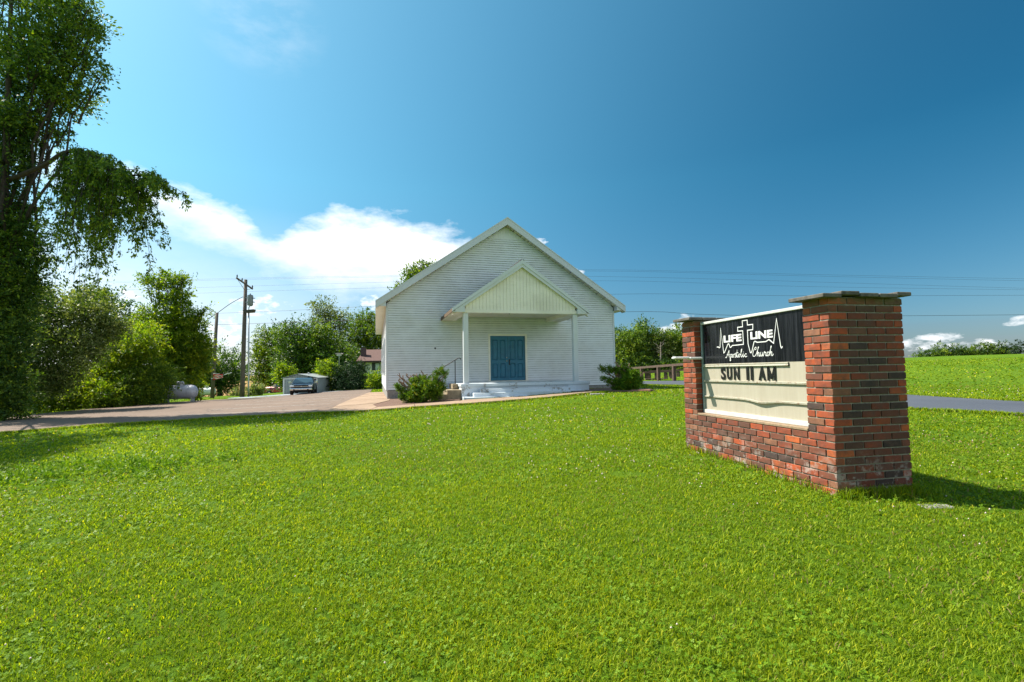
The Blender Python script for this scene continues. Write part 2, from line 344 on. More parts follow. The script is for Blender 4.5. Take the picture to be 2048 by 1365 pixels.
def leaf_mat(name, dark, mid, light, trans=0.35, rough=0.5, odd=None):
    k = M_(name); at = k.n('ShaderNodeAttribute', attribute_name='tint').outputs['Fac']
    st = ([(0.0, (0.30, 0.22, 0.10)), (0.025, (0.20, 0.16, 0.06)), (0.035, dark)] if name == 'grass_blades' else [(0.0, dark)])+[(0.5, mid), (0.93 if odd else 1.0, light)] + ([(0.97, odd)] if odd else [])
    c = k.ramp(at, st)
    k.base(c); k.rough(rough); k.b.inputs['Specular IOR Level'].default_value = 0.12 if ('grass' in name or 'clover' in name or 'needles' in name) else 0.3
    tr = k.n('ShaderNodeBsdfTranslucent'); tcx = k.mix(1.0, c, (1.5, 1.5, 0.5), 'MULTIPLY'); k.l(tcx, tr.inputs['Color'])
    ms = k.n('ShaderNodeMixShader'); ms.inputs[0].default_value = trans; k.l(k.b.outputs[0], ms.inputs[1]); k.l(tr.outputs[0], ms.inputs[2]); k.l(ms.outputs[0], k.out.inputs['Surface'])
    return k.m
MAT['leaf_dark'] = leaf_mat('deep_green_leaves', (0.016, 0.052, 0.012), (0.058, 0.130, 0.018), (0.20, 0.29, 0.026))
MAT['leaf_mid'] = leaf_mat('green_leaves', (0.028, 0.075, 0.010), (0.100, 0.185, 0.014), (0.30, 0.38, 0.022))
MAT['leaf_olive'] = leaf_mat('olive_leaves', (0.045, 0.080, 0.020), (0.130, 0.185, 0.042), (0.38, 0.42, 0.19))
MAT['leaf_bright'] = leaf_mat('bright_green_leaves', (0.050, 0.120, 0.008), (0.155, 0.250, 0.012), (0.38, 0.42, 0.02), 0.5)
MAT['leaf_ever'] = leaf_mat('evergreen_needles', (0.010, 0.028, 0.012), (0.022, 0.055, 0.020), (0.045, 0.085, 0.024), 0.1)
MAT['yew'] = leaf_mat('yew_needles', (0.025, 0.080, 0.010), (0.100, 0.200, 0.014), (0.24, 0.32, 0.018), 0.3, odd=(0.30, 0.14, 0.02))
MAT['grass'] = leaf_mat('grass_blades', (0.082, 0.145, 0.008), (0.185, 0.275, 0.010), (0.34, 0.40, 0.024), 0.42, 0.55, odd=(0.55, 0.52, 0.02))
MAT['weed'] = leaf_mat('clover_leaves', (0.058, 0.140, 0.007), (0.130, 0.240, 0.012), (0.23, 0.33, 0.025), 0.3, 0.5)
MAT['flower'] = simple('clover_heads', (0.62, 0.50, 0.44), 0.8, var=0.25, scale=9)
MAT['bark'] = simple('grey_brown_bark', (0.055, 0.042, 0.032), 0.95, var=0.4, scale=12, bump=0.8)
MAT['twig'] = simple('cut_yew_twigs', (0.26, 0.16, 0.11), 0.9, var=0.35, scale=30, bump=0.5)
MAT['pole_wood'] = simple('weathered_pole_wood', (0.12, 0.10, 0.085), 0.9, var=0.3, scale=10, bump=0.4)
MAT['wire'] = simple('black_cable', (0.02, 0.02, 0.022), 0.6)
MAT['galv'] = simple('galvanised_steel', (0.42, 0.44, 0.45), 0.45, metal=0.6)
MAT['tank'] = simple('silver_tank_paint', (0.46, 0.48, 0.55), 0.42, metal=0.1, var=0.22, scale=2.5)
MAT['white'] = simple('white_paint', (0.72, 0.72, 0.70), 0.5, var=0.1)
MAT['rust_red'] = simple('red_paint', (0.45, 0.03, 0.02), 0.5)

# ------------------------------------------------------------------ terrain: heights relative to the eye at known spots, blended smoothly
CP=[(0,0,-1.3),(-2,2,-1.3),(2,2,-1.22),(2.81,4.42,-1.147),(2.3,6.8,-1.08),(3.6,4.6,-1.147),(0,8,-1.22),(5,8,-1.08),(5,3,-1.14),
(9.5,9.4,-1.0),(12.7,12.6,-1.0),(8.9,26,-.9),(11.5,34,-.9),(9,18,-.93),(13,20,-.95),
(-15,14.7,-1.6),(-10.3,16.6,-1.45),(-6,16.3,-1.3),(-3.9,16,-1.2),(-1.7,16.4,-1.1),(1.2,16.7,-.95),(2.7,17.6,-.85),(5,22,-.88),
(-21,21,-1.7),(-20,30,-1.6),(-12.6,38.8,-1.45),(-9.2,32,-1.3),(-5.3,21.1,-1.157),(-12,24,-1.45),
(-23,44,-2.06),(-21.3,46,-2.0),(-18.4,48,-1.87),(-16.2,50,-1.75),(-14.7,52,-1.75),(-24.2,40,-1.98),(-23.6,34,-1.83),(-21.2,50,-2.02),(-26,52,-2.2),(-20,56,-2.0),(-20,36,-1.78),(-26,64,-2.15),(-10,46,-1.55),
(61,60,1.05),(48,60,.85),(28,35,-.1),(40,35,.2),(30,12,-.8),(60,20,.2),(80,60,1.2),(80,100,.8),(60,100,.3),(40,100,-.3),(20,100,-.9),(12,60,-.75),(20,60,-.5),(30,60,.1),(14,42,-.75),
(0,100,-1.5),(-50,100,-3.1),(-40,80,-3.35),(-34,82,-3.3),(-45,50,-2.5),(-30,35,-2.1),(-100,100,-2.4),(-60,20,-2.4),(-30,5,-1.9),(-15,0,-1.7),(-8,5,-1.5),(0,-10,-1.4),(10,-5,-1.15),(20,0,-1.0),(-30,-20,-1.8),(30,-20,-.9),
(5,30,-.9),(0,35,-1.2),(-10,60,-1.95),(-4,60,-1.5),(5,60,-1.1)]
for k in range(24):
    a=k*math.pi/12; CP.append((400*math.cos(a),400*math.sin(a),-2.0))
    CP.append((1500*math.cos(a),1500*math.sin(a),-3.0))
CP=np.array(CP)
def _phi(r): return -np.sqrt(r*r+4.0)
D=np.hypot(CP[:,None,0]-CP[None,:,0],CP[:,None,1]-CP[None,:,1])
n=len(CP); M=np.zeros((n+1,n+1)); M[:n,:n]=_phi(D); M[:n,n]=1; M[n,:n]=1
RW=np.linalg.solve(M,np.append(CP[:,2],0))

def terr(x, y):
    x = np.atleast_1d(np.asarray(x, float)); y = np.atleast_1d(np.asarray(y, float)); out = np.empty(len(x))
    for i in range(0, len(x), 50000):
        r = np.hypot(x[i:i+50000, None]-CP[None, :, 0], y[i:i+50000, None]-CP[None, :, 1])
        out[i:i+50000] = _phi(r)@RW[:n]+RW[n]
    return out + E
def gz(x, y): return float(terr(x, y)[0])
def np_mesh(name, co, faces, mats, tint=None, smooth=False):
    """co (n,3); faces (m,k) with k = 3 or 4; tint one value per face"""
    me = bpy.data.meshes.new(name); nf, kk = faces.shape
    me.vertices.add(len(co)); me.vertices.foreach_set('co', np.ascontiguousarray(co, dtype=np.float32).ravel())
    me.loops.add(nf*kk); me.loops.foreach_set('vertex_index', np.ascontiguousarray(faces, dtype=np.int32).ravel())
    me.polygons.add(nf); me.polygons.foreach_set('loop_start', np.arange(0, nf*kk, kk, dtype=np.int32))
    me.update(calc_edges=True)
    for mm in (mats if isinstance(mats, (list, tuple)) else [mats]): me.materials.append(mm)
    if tint is not None:
        a = me.attributes.new('tint', 'FLOAT', 'FACE'); a.data.foreach_set('value', np.ascontiguousarray(tint, dtype=np.float32))
    if smooth: me.polygons.foreach_set('use_smooth', np.ones(nf, dtype=bool))
    return me

# ground: one sheet, fine near the viewer and coarser outwards, to the horizon
radii = [0.0] + list(np.geomspace(0.5, 2500, 120)); NA = 220
gx = []; gy = []
for r_ in radii[1:]:
    a_ = np.arange(NA)*2*math.pi/NA; gx.append(r_*np.cos(a_)); gy.append(r_*np.sin(a_))
gx = np.concatenate([[0.0]]+gx); gy = np.concatenate([[0.0]]+gy); gzz = terr(gx, gy)
fq = []
for i in range(len(radii)-2):
    a_ = np.arange(NA); b_ = (a_+1) % NA; fq.append(np.stack([1+i*NA+a_, 1+(i+1)*NA+a_, 1+(i+1)*NA+b_, 1+i*NA+b_], 1))
fq = np.concatenate(fq)
me = np_mesh('lawn', np.stack([gx, gy, gzz], 1), fq, MAT['lawn'], smooth=True)
tag(link('lawn', me), 'mown green lawn rising gently to the right', None, None, 'structure')
# middle cap of the fan
me = bpy.data.meshes.new('lawn_centre'); me.from_pydata([(gx[i], gy[i], gzz[i]) for i in range(NA+1)], [], [(0, 1+i, 1+(i+1) % NA) for i in range(NA)]); me.materials.append(MAT['lawn'])
lc = link('lawn_patch', me, col.objects['lawn'])

def in_poly(x, y, P):
    x = np.asarray(x, float); y = np.asarray(y, float); r = np.zeros(x.shape, bool); j = len(P)-1
    for i in range(len(P)):
        (xi, yi), (xj, yj) = P[i], P[j]
        c = ((yi > y) != (yj > y)) & (x < (xj-xi)*(y-yi)/((yj-yi) if yj != yi else 1e-9)+xi); r ^= c; j = i
    return r
def densify(P, step=0.8, wob=0.0, seed=1):
    rr = random.Random(seed); out = []
    for i in range(len(P)):
        a = Vector(P[i]); b = Vector(P[(i+1) % len(P)]); n_ = max(1, int((b-a).length/step))
        for k_ in range(n_):
            q = a.lerp(b, k_/n_); out.append((q.x+rr.uniform(-wob, wob), q.y+rr.uniform(-wob, wob)))
    return out
import bmesh
def sheet(name, P, mat_, off, cell=1.2, wob=0.04, label=None, edge=0.06, kind='structure', parent=None):
    """a paved area following the terrain, off metres above it, with a skirt at its edge"""
    P = densify(P, cell, wob); bm = bmesh.new()
    vv = [bm.verts.new((x, y, 0)) for x, y in P]; bm.faces.new(vv)
    xs = [p[0] for p in P]; ys = [p[1] for p in P]
    for axis, lo, hi in ((0, min(xs), max(xs)), (1, min(ys), max(ys))):
        t = math.floor(lo)+0.37
        while t < hi:
            g = bm.verts[:]+bm.edges[:]+bm.faces[:]; co = (t, 0, 0) if axis == 0 else (0, t, 0); no = (1, 0, 0) if axis == 0 else (0, 1, 0)
            bmesh.ops.bisect_plane(bm, geom=g, plane_co=co, plane_no=no); t += cell
    be = [e for e in bm.edges if len(e.link_faces) == 1]
    ex = bmesh.ops.extrude_edge_only(bm, edges=be)['geom']; low = {v for v in ex if isinstance(v, bmesh.types.BMVert)}
    co = np.array([v.co[:] for v in bm.verts]); zz = terr(co[:, 0], co[:, 1])
    for v, z in zip(bm.verts, zz): v.co.z = z+(off if v not in low else -edge)
    bmesh.ops.recalc_face_normals(bm, faces=bm.faces)
    me = bpy.data.meshes.new(name); bm.to_mesh(me); bm.free(); me.materials.append(mat_)
    o = link(name, me, parent)
    if not parent: tag(o, label, None, None, kind)
    elif label: o['label'] = label
    return o
LOT = [(-14.97, 14.7), (-13.0, 15.8), (-10.3, 16.6), (-7.7, 16.62), (-6.13, 16.4), (-9.16, 32.2), (-14.6, 52.0), (-20.0, 51.5), (-21.3, 46), (-23.5, 44.9), (-25.9, 43), (-23.6, 33.8), (-22.2, 24.8), (-22.8, 23.4), (-20.9, 20.5), (-27, 20), (-30, 12), (-20, 12.4)]
GRAVEL = [(-25.3, 45.7), (-23.4, 44.6), (-21.3, 45.7), (-19.9, 51.2), (-14.6, 51.7), (-16.5, 60.6), (-21.5, 54.5), (-24.6, 51.5), (-27.0, 47.5)]
WALK = [(-6.13, 16.36), (-9.2, 32.2), (-8.0, 31.9), (-5.2, 21.3), (-4.9, 19.9), (-5.1, 18.3), (-4.6, 17.0), (-3.2, 17.2), (-1.85, 17.5), (-1.9, 18.2), (0.3, 17.6), (2.2, 17.7), (2.9, 18.1), (2.75, 17.5), (1.3, 16.8), (-1.75, 16.42), (-3.95, 16.05), (-5.2, 16.1)]
BED = [(-5.2, 21.2), (-4.95, 19.9), (-5.1, 18.3), (-4.6, 17.0), (-3.2, 17.2), (-1.85, 17.5), (-1.95, 18.4), (-1.3, 20.5), (0, 22.5)]
BED2 = [(2.2, 18.1), (3.1, 18.3), (4.2, 18.0), (5.3, 18.7), (5.6, 20.5), (4.8, 23.0), (2.4, 21.5)]
ROAD = [(22, 4.0), (14, 6.0), (11.2, 7.6), (9.54, 9.42), (8.54, 11.2), (8.3, 14), (8.45, 18), (8.7, 23), (8.3, 25.8), (6.8, 27.0), (3.0, 27.6), (-6.0, 38), (2.0, 40), (9.3, 37.0), (11.6, 34.1), (12.6, 28), (12.6, 20), (12.5, 15.7), (12.8, 12.6), (14.2, 10.6), (17, 9.0), (24, 7.6)]
sheet('parking_lot', LOT, MAT['asphalt'], 0.035, 1.2, 0.06, 'faded brown asphalt parking lot left of the church')
sheet('gravel_drive', GRAVEL, MAT['gravel'], 0.050, 1.2, 0.08, 'blue grey gravel drive in front of the metal shed')
sheet('mulch_bed', BED, MAT['mulch'], 0.050, 0.8, 0.03, 'brown mulch bed under the left yew')
sheet('mulch_bed', BED2, MAT['mulch'], 0.045, 0.8, 0.04, 'dark mulch bed under the right yew')
sheet('driveway', ROAD, MAT['road'], 0.035, 1.2, 0.05, 'smooth blue grey asphalt driveway curving past the church')
# concrete walk: slabs with open joints
def clip_half(P, p0, nrm):
    out = []
    for i in range(len(P)):
        a, b = P[i], P[(i+1) % len(P)]; da = (a[0]-p0[0])*nrm[0]+(a[1]-p0[1])*nrm[1]; db = (b[0]-p0[0])*nrm[0]+(b[1]-p0[1])*nrm[1]
        if da >= 0: out.append(a)
        if da*db < 0: t = da/(da-db); out.append((a[0]+(b[0]-a[0])*t, a[1]+(b[1]-a[1])*t))
    return out
walk_side = [(-6.13, 16.36), (-9.2, 32.2), (-8.0, 31.9), (-5.2, 21.3), (-4.9, 19.9), (-5.1, 18.3), (-4.6, 17.0), (-4.62, 16.1)]
walk_front = [(-4.58, 16.08), (-4.55, 16.95), (-3.2, 17.18), (-1.85, 17.5), (-1.75, 17.95), (0.3, 17.75), (2.2, 17.85), (2.9, 18.1), (2.75, 17.5), (1.3, 16.8), (-1.75, 16.42), (-3.95, 16.05)]
wk = sheet('walkway', [(x*0.999, y) for x, y in walk_side], MAT['block'], 0.035, 1.2, 0.0, 'tan concrete walkway along the church front and side')
def slab_row(P, p_start, dirn, step, count):
    for k_ in range(count):
        a = (p_start[0]+dirn[0]*step*k_, p_start[1]+dirn[1]*step*k_); b = (a[0]+dirn[0]*(step-0.02), a[1]+dirn[1]*(step-0.02))
        Q = clip_half(clip_half(P, a, dirn), b, (-dirn[0], -dirn[1]))
        if len(Q) > 2:
            xs = [q[0] for q in Q]; ys = [q[1] for q in Q]
            if (max(xs)-min(xs))*(max(ys)-min(ys)) < 0.02: continue
            o = sheet('concrete_slab', Q, MAT['walk'], 0.062+random.uniform(-0.006, 0.008), 1.0, 0.0, parent=wk)
slab_row(walk_side, (-4.0, 15.9), (-0.19, 0.982), 1.5, 12)
slab_row(walk_front, (-4.7, 16.3), (0.978, 0.21), 1.5, 6)
# faded parking stripes
k = M_('faded_stripe_paint'); f = k.noise(6, 6, 0.7); k.base(k.ramp(f, [(0.35, (0.25, 0.21, 0.19)), (0.65, (0.46, 0.42, 0.38))])); k.rough(0.9); MAT['stripe'] = k.m
for i in range(6):
    y0 = 18.0+i*2.75; q0 = Vector((-7.0-(y0-18)*0.19, y0, 0)); d_ = Vector((-0.99, 0.14, 0)); w_ = Vector((0.14, 0.99, 0))*0.06
    P = [q0-w_, q0+w_, q0+w_+d_*5.4, q0-w_+d_*5.4]
    sheet('parking_stripe', [(p.x, p.y) for p in P], MAT['stripe'], 0.041, 1.0, 0.0, 'faded pale parking stripe on the brown asphalt', edge=-0.034)
PAVED = [LOT, GRAVEL, walk_side, walk_front, BED, BED2, ROAD]
# ------------------------------------------------------------------ church
CH = thing('church_building', 'white clapboard church with a gabled porch and blue double doors', 'church', (-5.314, 21.10, E), R(15.25))
UW = 10.58; ZF = -0.46                       # facade width, porch floor height (relative to the eye)
SL = 0.682
def roofz(u): return 2.989+SL*((u+0.433) if u < UW/2 else (UW+0.433-u))
PITCH_X = UW/2
DU0, DU1, DZ1 = 4.491, 6.118, 1.57            # door opening
FR = 0.088                                    # frame width
def board(u0a, u1a, u0b, u1b, z0, z1, laps=2):
    """clapboard with two laps; (u0a,u1a) extent at z0 and (u0b,u1b) at z1; local x = u, y = inwards"""
    mb = MB(); n_ = laps
    for i in range(n_):
        za = z0+(z1-z0)*i/n_; zb = z0+(z1-z0)*(i+1)/n_; ta = i/n_; tb = (i+1)/n_
        la = u0a+(u0b-u0a)*ta; ra = u1a+(u1b-u1a)*ta; lb = u0a+(u0b-u0a)*tb; rb = u1a+(u1b-u1a)*tb
        f_, b_ = -0.030, -0.005
        v = [(la, 0, za), (la, f_, za), (la, f_, za+0.016), (lb, b_, zb), (lb, 0, zb), (ra, 0, za), (ra, f_, za), (ra, f_, za+0.016), (rb, b_, zb), (rb, 0, zb)]
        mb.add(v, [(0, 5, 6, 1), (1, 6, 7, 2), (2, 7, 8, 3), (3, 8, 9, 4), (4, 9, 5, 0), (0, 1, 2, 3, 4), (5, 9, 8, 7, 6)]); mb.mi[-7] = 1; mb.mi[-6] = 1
    return mb
MAT['lap_shade_grime'] = simple('grimy_shaded_siding_edge', (0.48, 0.51, 0.52), 0.8, var=0.45, scale=3)  # dirt on the lap edges, with the shadow line under each lap painted in
step = 0.2032; z = -0.734; row_ = 0
def span(zz):
    lim = 2.93
    if zz <= lim: return 0.07, UW-0.07
    d = (zz+0.30-2.989)/SL-0.433
    return max(0.07, d), min(UW-0.07, UW-d)
while z < 5.94:
    z1 = min(z+step-0.003, 5.955); a0, a1 = span(z); b0, b1 = span(z1)
    segs = [(a0, a1, b0, b1)]
    if z < DZ1+FR-0.02:
        segs = [(a0, DU0-FR, b0, DU0-FR), (DU1+FR, a1, DU1+FR, b1)]
    cut = []
    for q in segs:                               # panels meet at staggered butt joints
        js = [j for j in np.arange(-3.66+((row_ * 1.37) % 3.66), UW, 3.66) if max(q[0], q[2])+0.5 < j < min(q[1], q[3])-0.5]
        a_, c__ = q[0], q[2]
        for j in js: cut.append((a_, j-0.0015, c__, j-0.0015)); a_ = c__ = j+0.0015
        cut.append((a_, q[1], c__, q[3]))
    row_ += 1
    for q in cut: board(q[0], q[1], q[2], q[3], z, z1).build('siding_board', [MAT['siding'], MAT['lap_shade_grime']], CH)
    z += step
mb = MB(); u = 4.35
# vertical panels at the gable top
while u < 6.2:
    w_ = 0.118; zt0 = roofz(u)-0.33; zt1 = roofz(u+w_)-0.33; zc = roofz(u+w_/2)-0.33
    if min(zt0, zt1) > 5.99:
        mbp = MB(); pts_ = [(u, 5.975), (u+w_-0.006, 5.975), (u+w_-0.006, zt1), (u, zt0)]
        mbp.prism(pts_, 'y', -0.016, -0.003).build('peak_board', MAT['siding'], CH)
    u += w_
MB().box(4.25, 6.35, -0.03, -0.002, 5.957, 5.973).build('peak_trim', MAT['trim'], CH)
# wall core with door opening, side and rear walls, foundation
D = 15.5
core = MB()
core.box(0.02, DU0-0.02, 0.002, 0.16, -0.72, 2.9); core.box(DU1+0.02, UW-0.02, 0.002, 0.16, -0.72, 2.9); core.box(DU0-0.02, DU1+0.02, 0.002, 0.16, DZ1+0.02, 2.9)
core.prism([(0.02, 2.9), (UW-0.02, 2.9), (UW-0.02, 2.95), (UW/2, roofz(UW/2)-0.3), (0.02, 2.95)], 'y', 0.002, 0.16)
core.build('front_wall', MAT['siding'], CH)
def side_wall(x, s_):
    mb = MB(); zz = -0.734
    while zz < 2.78:
        z1_ = min(zz+0.1, 2.79)
        mb.add([(x, 0.07, zz), (x+s_*0.02, 0.07, zz), (x+s_*0.004, 0.07, z1_), (x, 0.07, z1_), (x, D, zz), (x+s_*0.02, D, zz), (x+s_*0.004, D, z1_), (x, D, z1_)],
               [(0, 1, 5, 4), (1, 2, 6, 5), (2, 3, 7, 6), (0, 3, 2, 1), (4, 5, 6, 7)]); zz += 0.1016
    mb.box(min(x, x-s_*0.15), max(x, x-s_*0.15), 0.07, D, -0.73, 2.9)
    o = mb.build('side_wall', MAT['siding'], CH)
    # windows along the side
    for k_ in range(4):
        yc = 2.4+k_*3.6; f = MB(); xo = x+s_*0.022; e_ = sorted((xo, xo+s_*0.05))
        for (ya, yb, za, zb) in ((yc-0.55, yc+0.55, -0.1, -0.02), (yc-0.55, yc+0.55, 1.5, 1.58), (yc-0.55, yc-0.47, -0.02, 1.5), (yc+0.47, yc+0.55, -0.02, 1.5), (yc-0.47, yc+0.47, 0.71, 0.77)):
            f.box(e_[0], e_[1], ya, yb, za, zb)
        w = f.build('window', MAT['trim'], CH); g_ = sorted((xo, xo+s_*0.02))
        MB().box(g_[0], g_[1], yc-0.47, yc+0.47, -0.02, 1.5).build('pane', MAT['glass'], w)
k = M_('dark_window_glass'); k.base((0.02, 0.025, 0.03)); k.rough(0.08); MAT['glass'] = k.m
side_wall(0.0, -1); side_wall(UW, 1)
mb = MB(); mb.prism([(0, -0.73), (UW, -0.73), (UW, 2.9), (UW/2, roofz(UW/2)-0.3), (0, 2.9)], 'y', D, D+0.1); mb.build('rear_wall', MAT['siding'], CH)
mb = MB(); mb.box(0.035, UW-0.035, 0.01, D-0.05, -1.75, -0.735)
fo = mb.build('foundation', MAT['block'], CH)
for r_ in range(3):                            # visible blocks of the foundation left of the steps
    for c_ in range(6):
        x0 = 0.036+c_*0.405-(0.2 if r_ % 2 else 0); x1 = x0+0.395; x0 = max(0.036, x0)
        MB().bevbox(x0, x1, -0.006, 0.02, -1.36+r_*0.205, -1.36+r_*0.205+0.195, 0.005).build('block', MAT['block'], fo)
for c_ in range(8):                            # and right of the porch
    x0 = 7.8+c_*0.35
    if x0+0.34 < UW: MB().bevbox(x0, x0+0.34, -0.006, 0.02, -0.945, -0.745, 0.005).build('block', MAT['block'], fo)
for x0 in (0.0, UW-0.07): MB().box(x0-0.012 if x0 == 0 else x0, x0+0.07 if x0 == 0 else x0+0.082, -0.034, 0.08, -0.745, 2.79).build('corner_trim', MAT['trim'], CH)
# roof: two slopes, 0.3 deep at the rakes
def roof_slope(s_):
    mb = MB(); o_ = 0.433
    ue, ur = (-o_, UW/2) if s_ < 0 else (UW+o_, UW/2)
    ze, zr = 2.989, roofz(UW/2)
    mb.prism([(ue, ze), (ur, zr), (ur, zr-0.10), (ue, ze-0.08)], 'y', -0.33, D+0.3)
    o = mb.build('roof_slope', MAT['shingle_dark'], CH); return o
roof_slope(-1); roof_slope(1)
def fascia(ue, ze, ur, zr, dep, y0, y1, name='fascia_board', par=None, mat_='trim'):
    mb = MB(); mb.prism([(ue, ze+0.012), (ur, zr+0.012), (ur, zr-dep*1.12), (ue, ze-dep)], 'y', y0, y1)
    return mb.build(name, MAT[mat_], par or CH)
for s_ in (-1, 1):
    ue = -0.445 if s_ < 0 else UW+0.445
    fascia(ue, 2.985, UW/2, roofz(UW/2), 0.290, -0.375, -0.335)
    mb = MB()                                   # metal drip edge
    mb.prism([(ue, 3.003), (UW/2, roofz(UW/2)+0.020), (UW/2, roofz(UW/2)-0.035), (ue, 2.955)], 'y', -0.390, -0.376); mb.build('drip_edge', MAT['trim'], CH)
    # rake soffit of short vented panels
    n_ = 34; mb = MB()
    for i in range(n_):
        t0, t1 = i/n_, (i+1)/n_-0.004; a = (ue+(UW/2-ue)*t0); b = (ue+(UW/2-ue)*t1); off = 0.266+(0.012 if i % 2 else -0.004)
        mb.prism([(a, roofz(a)-off), (b, roofz(b)-off), (b, roofz(b)-off-0.03), (a, roofz(a)-off-0.03)], 'y', -0.334, 0.0)
    mb.build('rake_soffit', MAT['soffit'], CH)
    # boxed eave: soffit, return and side fascia
    x0, x1 = (-0.433, -0.013) if s_ < 0 else (UW+0.013, UW+0.433)
    MB().box(x0, x1, -0.335, D+0.3, 2.775, 2.79).build('eave_soffit', MAT['soffit'], CH)
    zr_in = 2.989+SL*0.42
    pr = [(x0, 2.79), (x1, 2.79), (x1, zr_in-0.235), (x0, 2.79)] if s_ < 0 else [(x0, 2.79), (x1, 2.79), (x0, zr_in-0.235)]
    pr = [(x0, 2.776), (x1, 2.776), (x1, zr_in-0.24)] if s_ < 0 else [(x0, 2.776), (x1, 2.776), (x0, zr_in-0.24)]
    MB().prism(pr, 'y', -0.333, -0.300).build('eave_return', MAT['trim'], CH)
    xq = -0.030 if s_ < 0 else UW+0.0125
    MB().box(xq, xq+0.0175, -0.299, 0.0, 2.791, 3.02).build('eave_return', MAT['trim'], CH)
    xa = -0.445 if s_ < 0 else UW+0.433
    MB().box(xa, xa+0.012, -0.375, D+0.3, 2.77, 2.975).build('gutter_board', MAT['trim'], CH)
# door
mb = MB()
for a, b, c, d in ((DU0-FR, DU0, ZF, DZ1+FR), (DU1, DU1+FR, ZF, DZ1+FR), (DU0, DU1, DZ1, DZ1+FR)): mb.box(a, b, -0.045, 0.06, c, d)
mb.box(DU0-0.12, DU1+0.12, -0.12, 0.06, ZF, ZF+0.022)
mb.build('door_frame', MAT['siding_yellowed'], CH)
mid = (DU0+DU1)/2
for s_, (a, b) in ((0, (DU0+0.004, mid-0.004)), (1, (mid+0.004, DU1-0.004))):
    mb = MB(); mb.box(a, b, 0.012, 0.055, ZF+0.03, DZ1-0.004); dr = mb.build('door', MAT['door'], CH)
    wpan = (b-a-0.30)/2
    for c_ in range(2):
        x0 = a+0.10+c_*(wpan+0.10)
        for (z0_, z1_) in ((ZF+0.16, ZF+0.80), (ZF+0.94, DZ1-0.17)):
            # moulding ring with an arched head and a raised field
            ring = MB(); W_ = wpan
            arc = [(x0, z0_), (x0+W_, z0_), (x0+W_, z1_-0.05)]+[(x0+W_/2+W_/2*math.cos(t), z1_-0.05+0.05*math.sin(t)) for t in np.linspace(0.3, math.pi-0.3, 6)]+[(x0, z1_-0.05)]
            cx_ = sum(p[0] for p in arc)/len(arc); cz_ = (z0_+z1_)/2; n_ = len(arc)
            inner = [(cx_+(p[0]-cx_)*0.86, cz_+(p[1]-cz_)*0.95) for p in arc]; in2 = [(cx_+(p[0]-cx_)*0.70, cz_+(p[1]-cz_)*0.90) for p in arc]; in3 = [(cx_+(p[0]-cx_)*0.58, cz_+(p[1]-cz_)*0.86) for p in arc]
            vs_ = [(p[0], 0.012, p[1]) for p in arc]+[(p[0], -0.014, p[1]) for p in inner]+[(p[0], 0.040, p[1]) for p in in2]+[(p[0], 0.006, p[1]) for p in in3]
            fs = []
            for l_ in range(3): fs += [(l_*n_+i, l_*n_+(i+1) % n_, (l_+1)*n_+(i+1) % n_, (l_+1)*n_+i) for i in range(n_)]
            fs.append(tuple(range(3*n_, 4*n_)))
            ring.add(vs_, fs).build('door_panel', MAT['door'], dr)
    if s_ == 0:
        MB().lathe([(0.0, -0.055), (0.022, -0.052), (0.028, -0.035), (0.015, -0.02), (0.012, 0.0), (0.028, 0.004), (0.028, 0.012)], 12, 'y', (mid-0.06, 0, ZF+0.90)).build('knob', MAT['brass'], dr, True)
        MB().lathe([(0.0, -0.02), (0.024, -0.018), (0.026, 0.012)], 12, 'y', (mid-0.06, 0, ZF+1.05)).build('deadbolt', MAT['brass'], dr, True)
    else:
        hb_ = MB(); hb_.box(mid+0.045, mid+0.095, -0.004, 0.012, ZF+0.72, ZF+0.98); hb_.tube(smooth_path([(mid+0.07, 0.0, ZF+0.93), (mid+0.07, -0.05, ZF+0.91), (mid+0.07, -0.055, ZF+0.82), (mid+0.07, 0.0, ZF+0.76)], 4), 0.010, 8)
        hb_.build('handle', MAT['black_iron'], dr)
# nail hole plate on the wall
MB().lathe([(0, -0.05), (0.035, -0.05), (0.04, -0.021)], 10, 'y', (2.05, 0, 1.02)).build('hose_hook', MAT['black_iron'], CH)

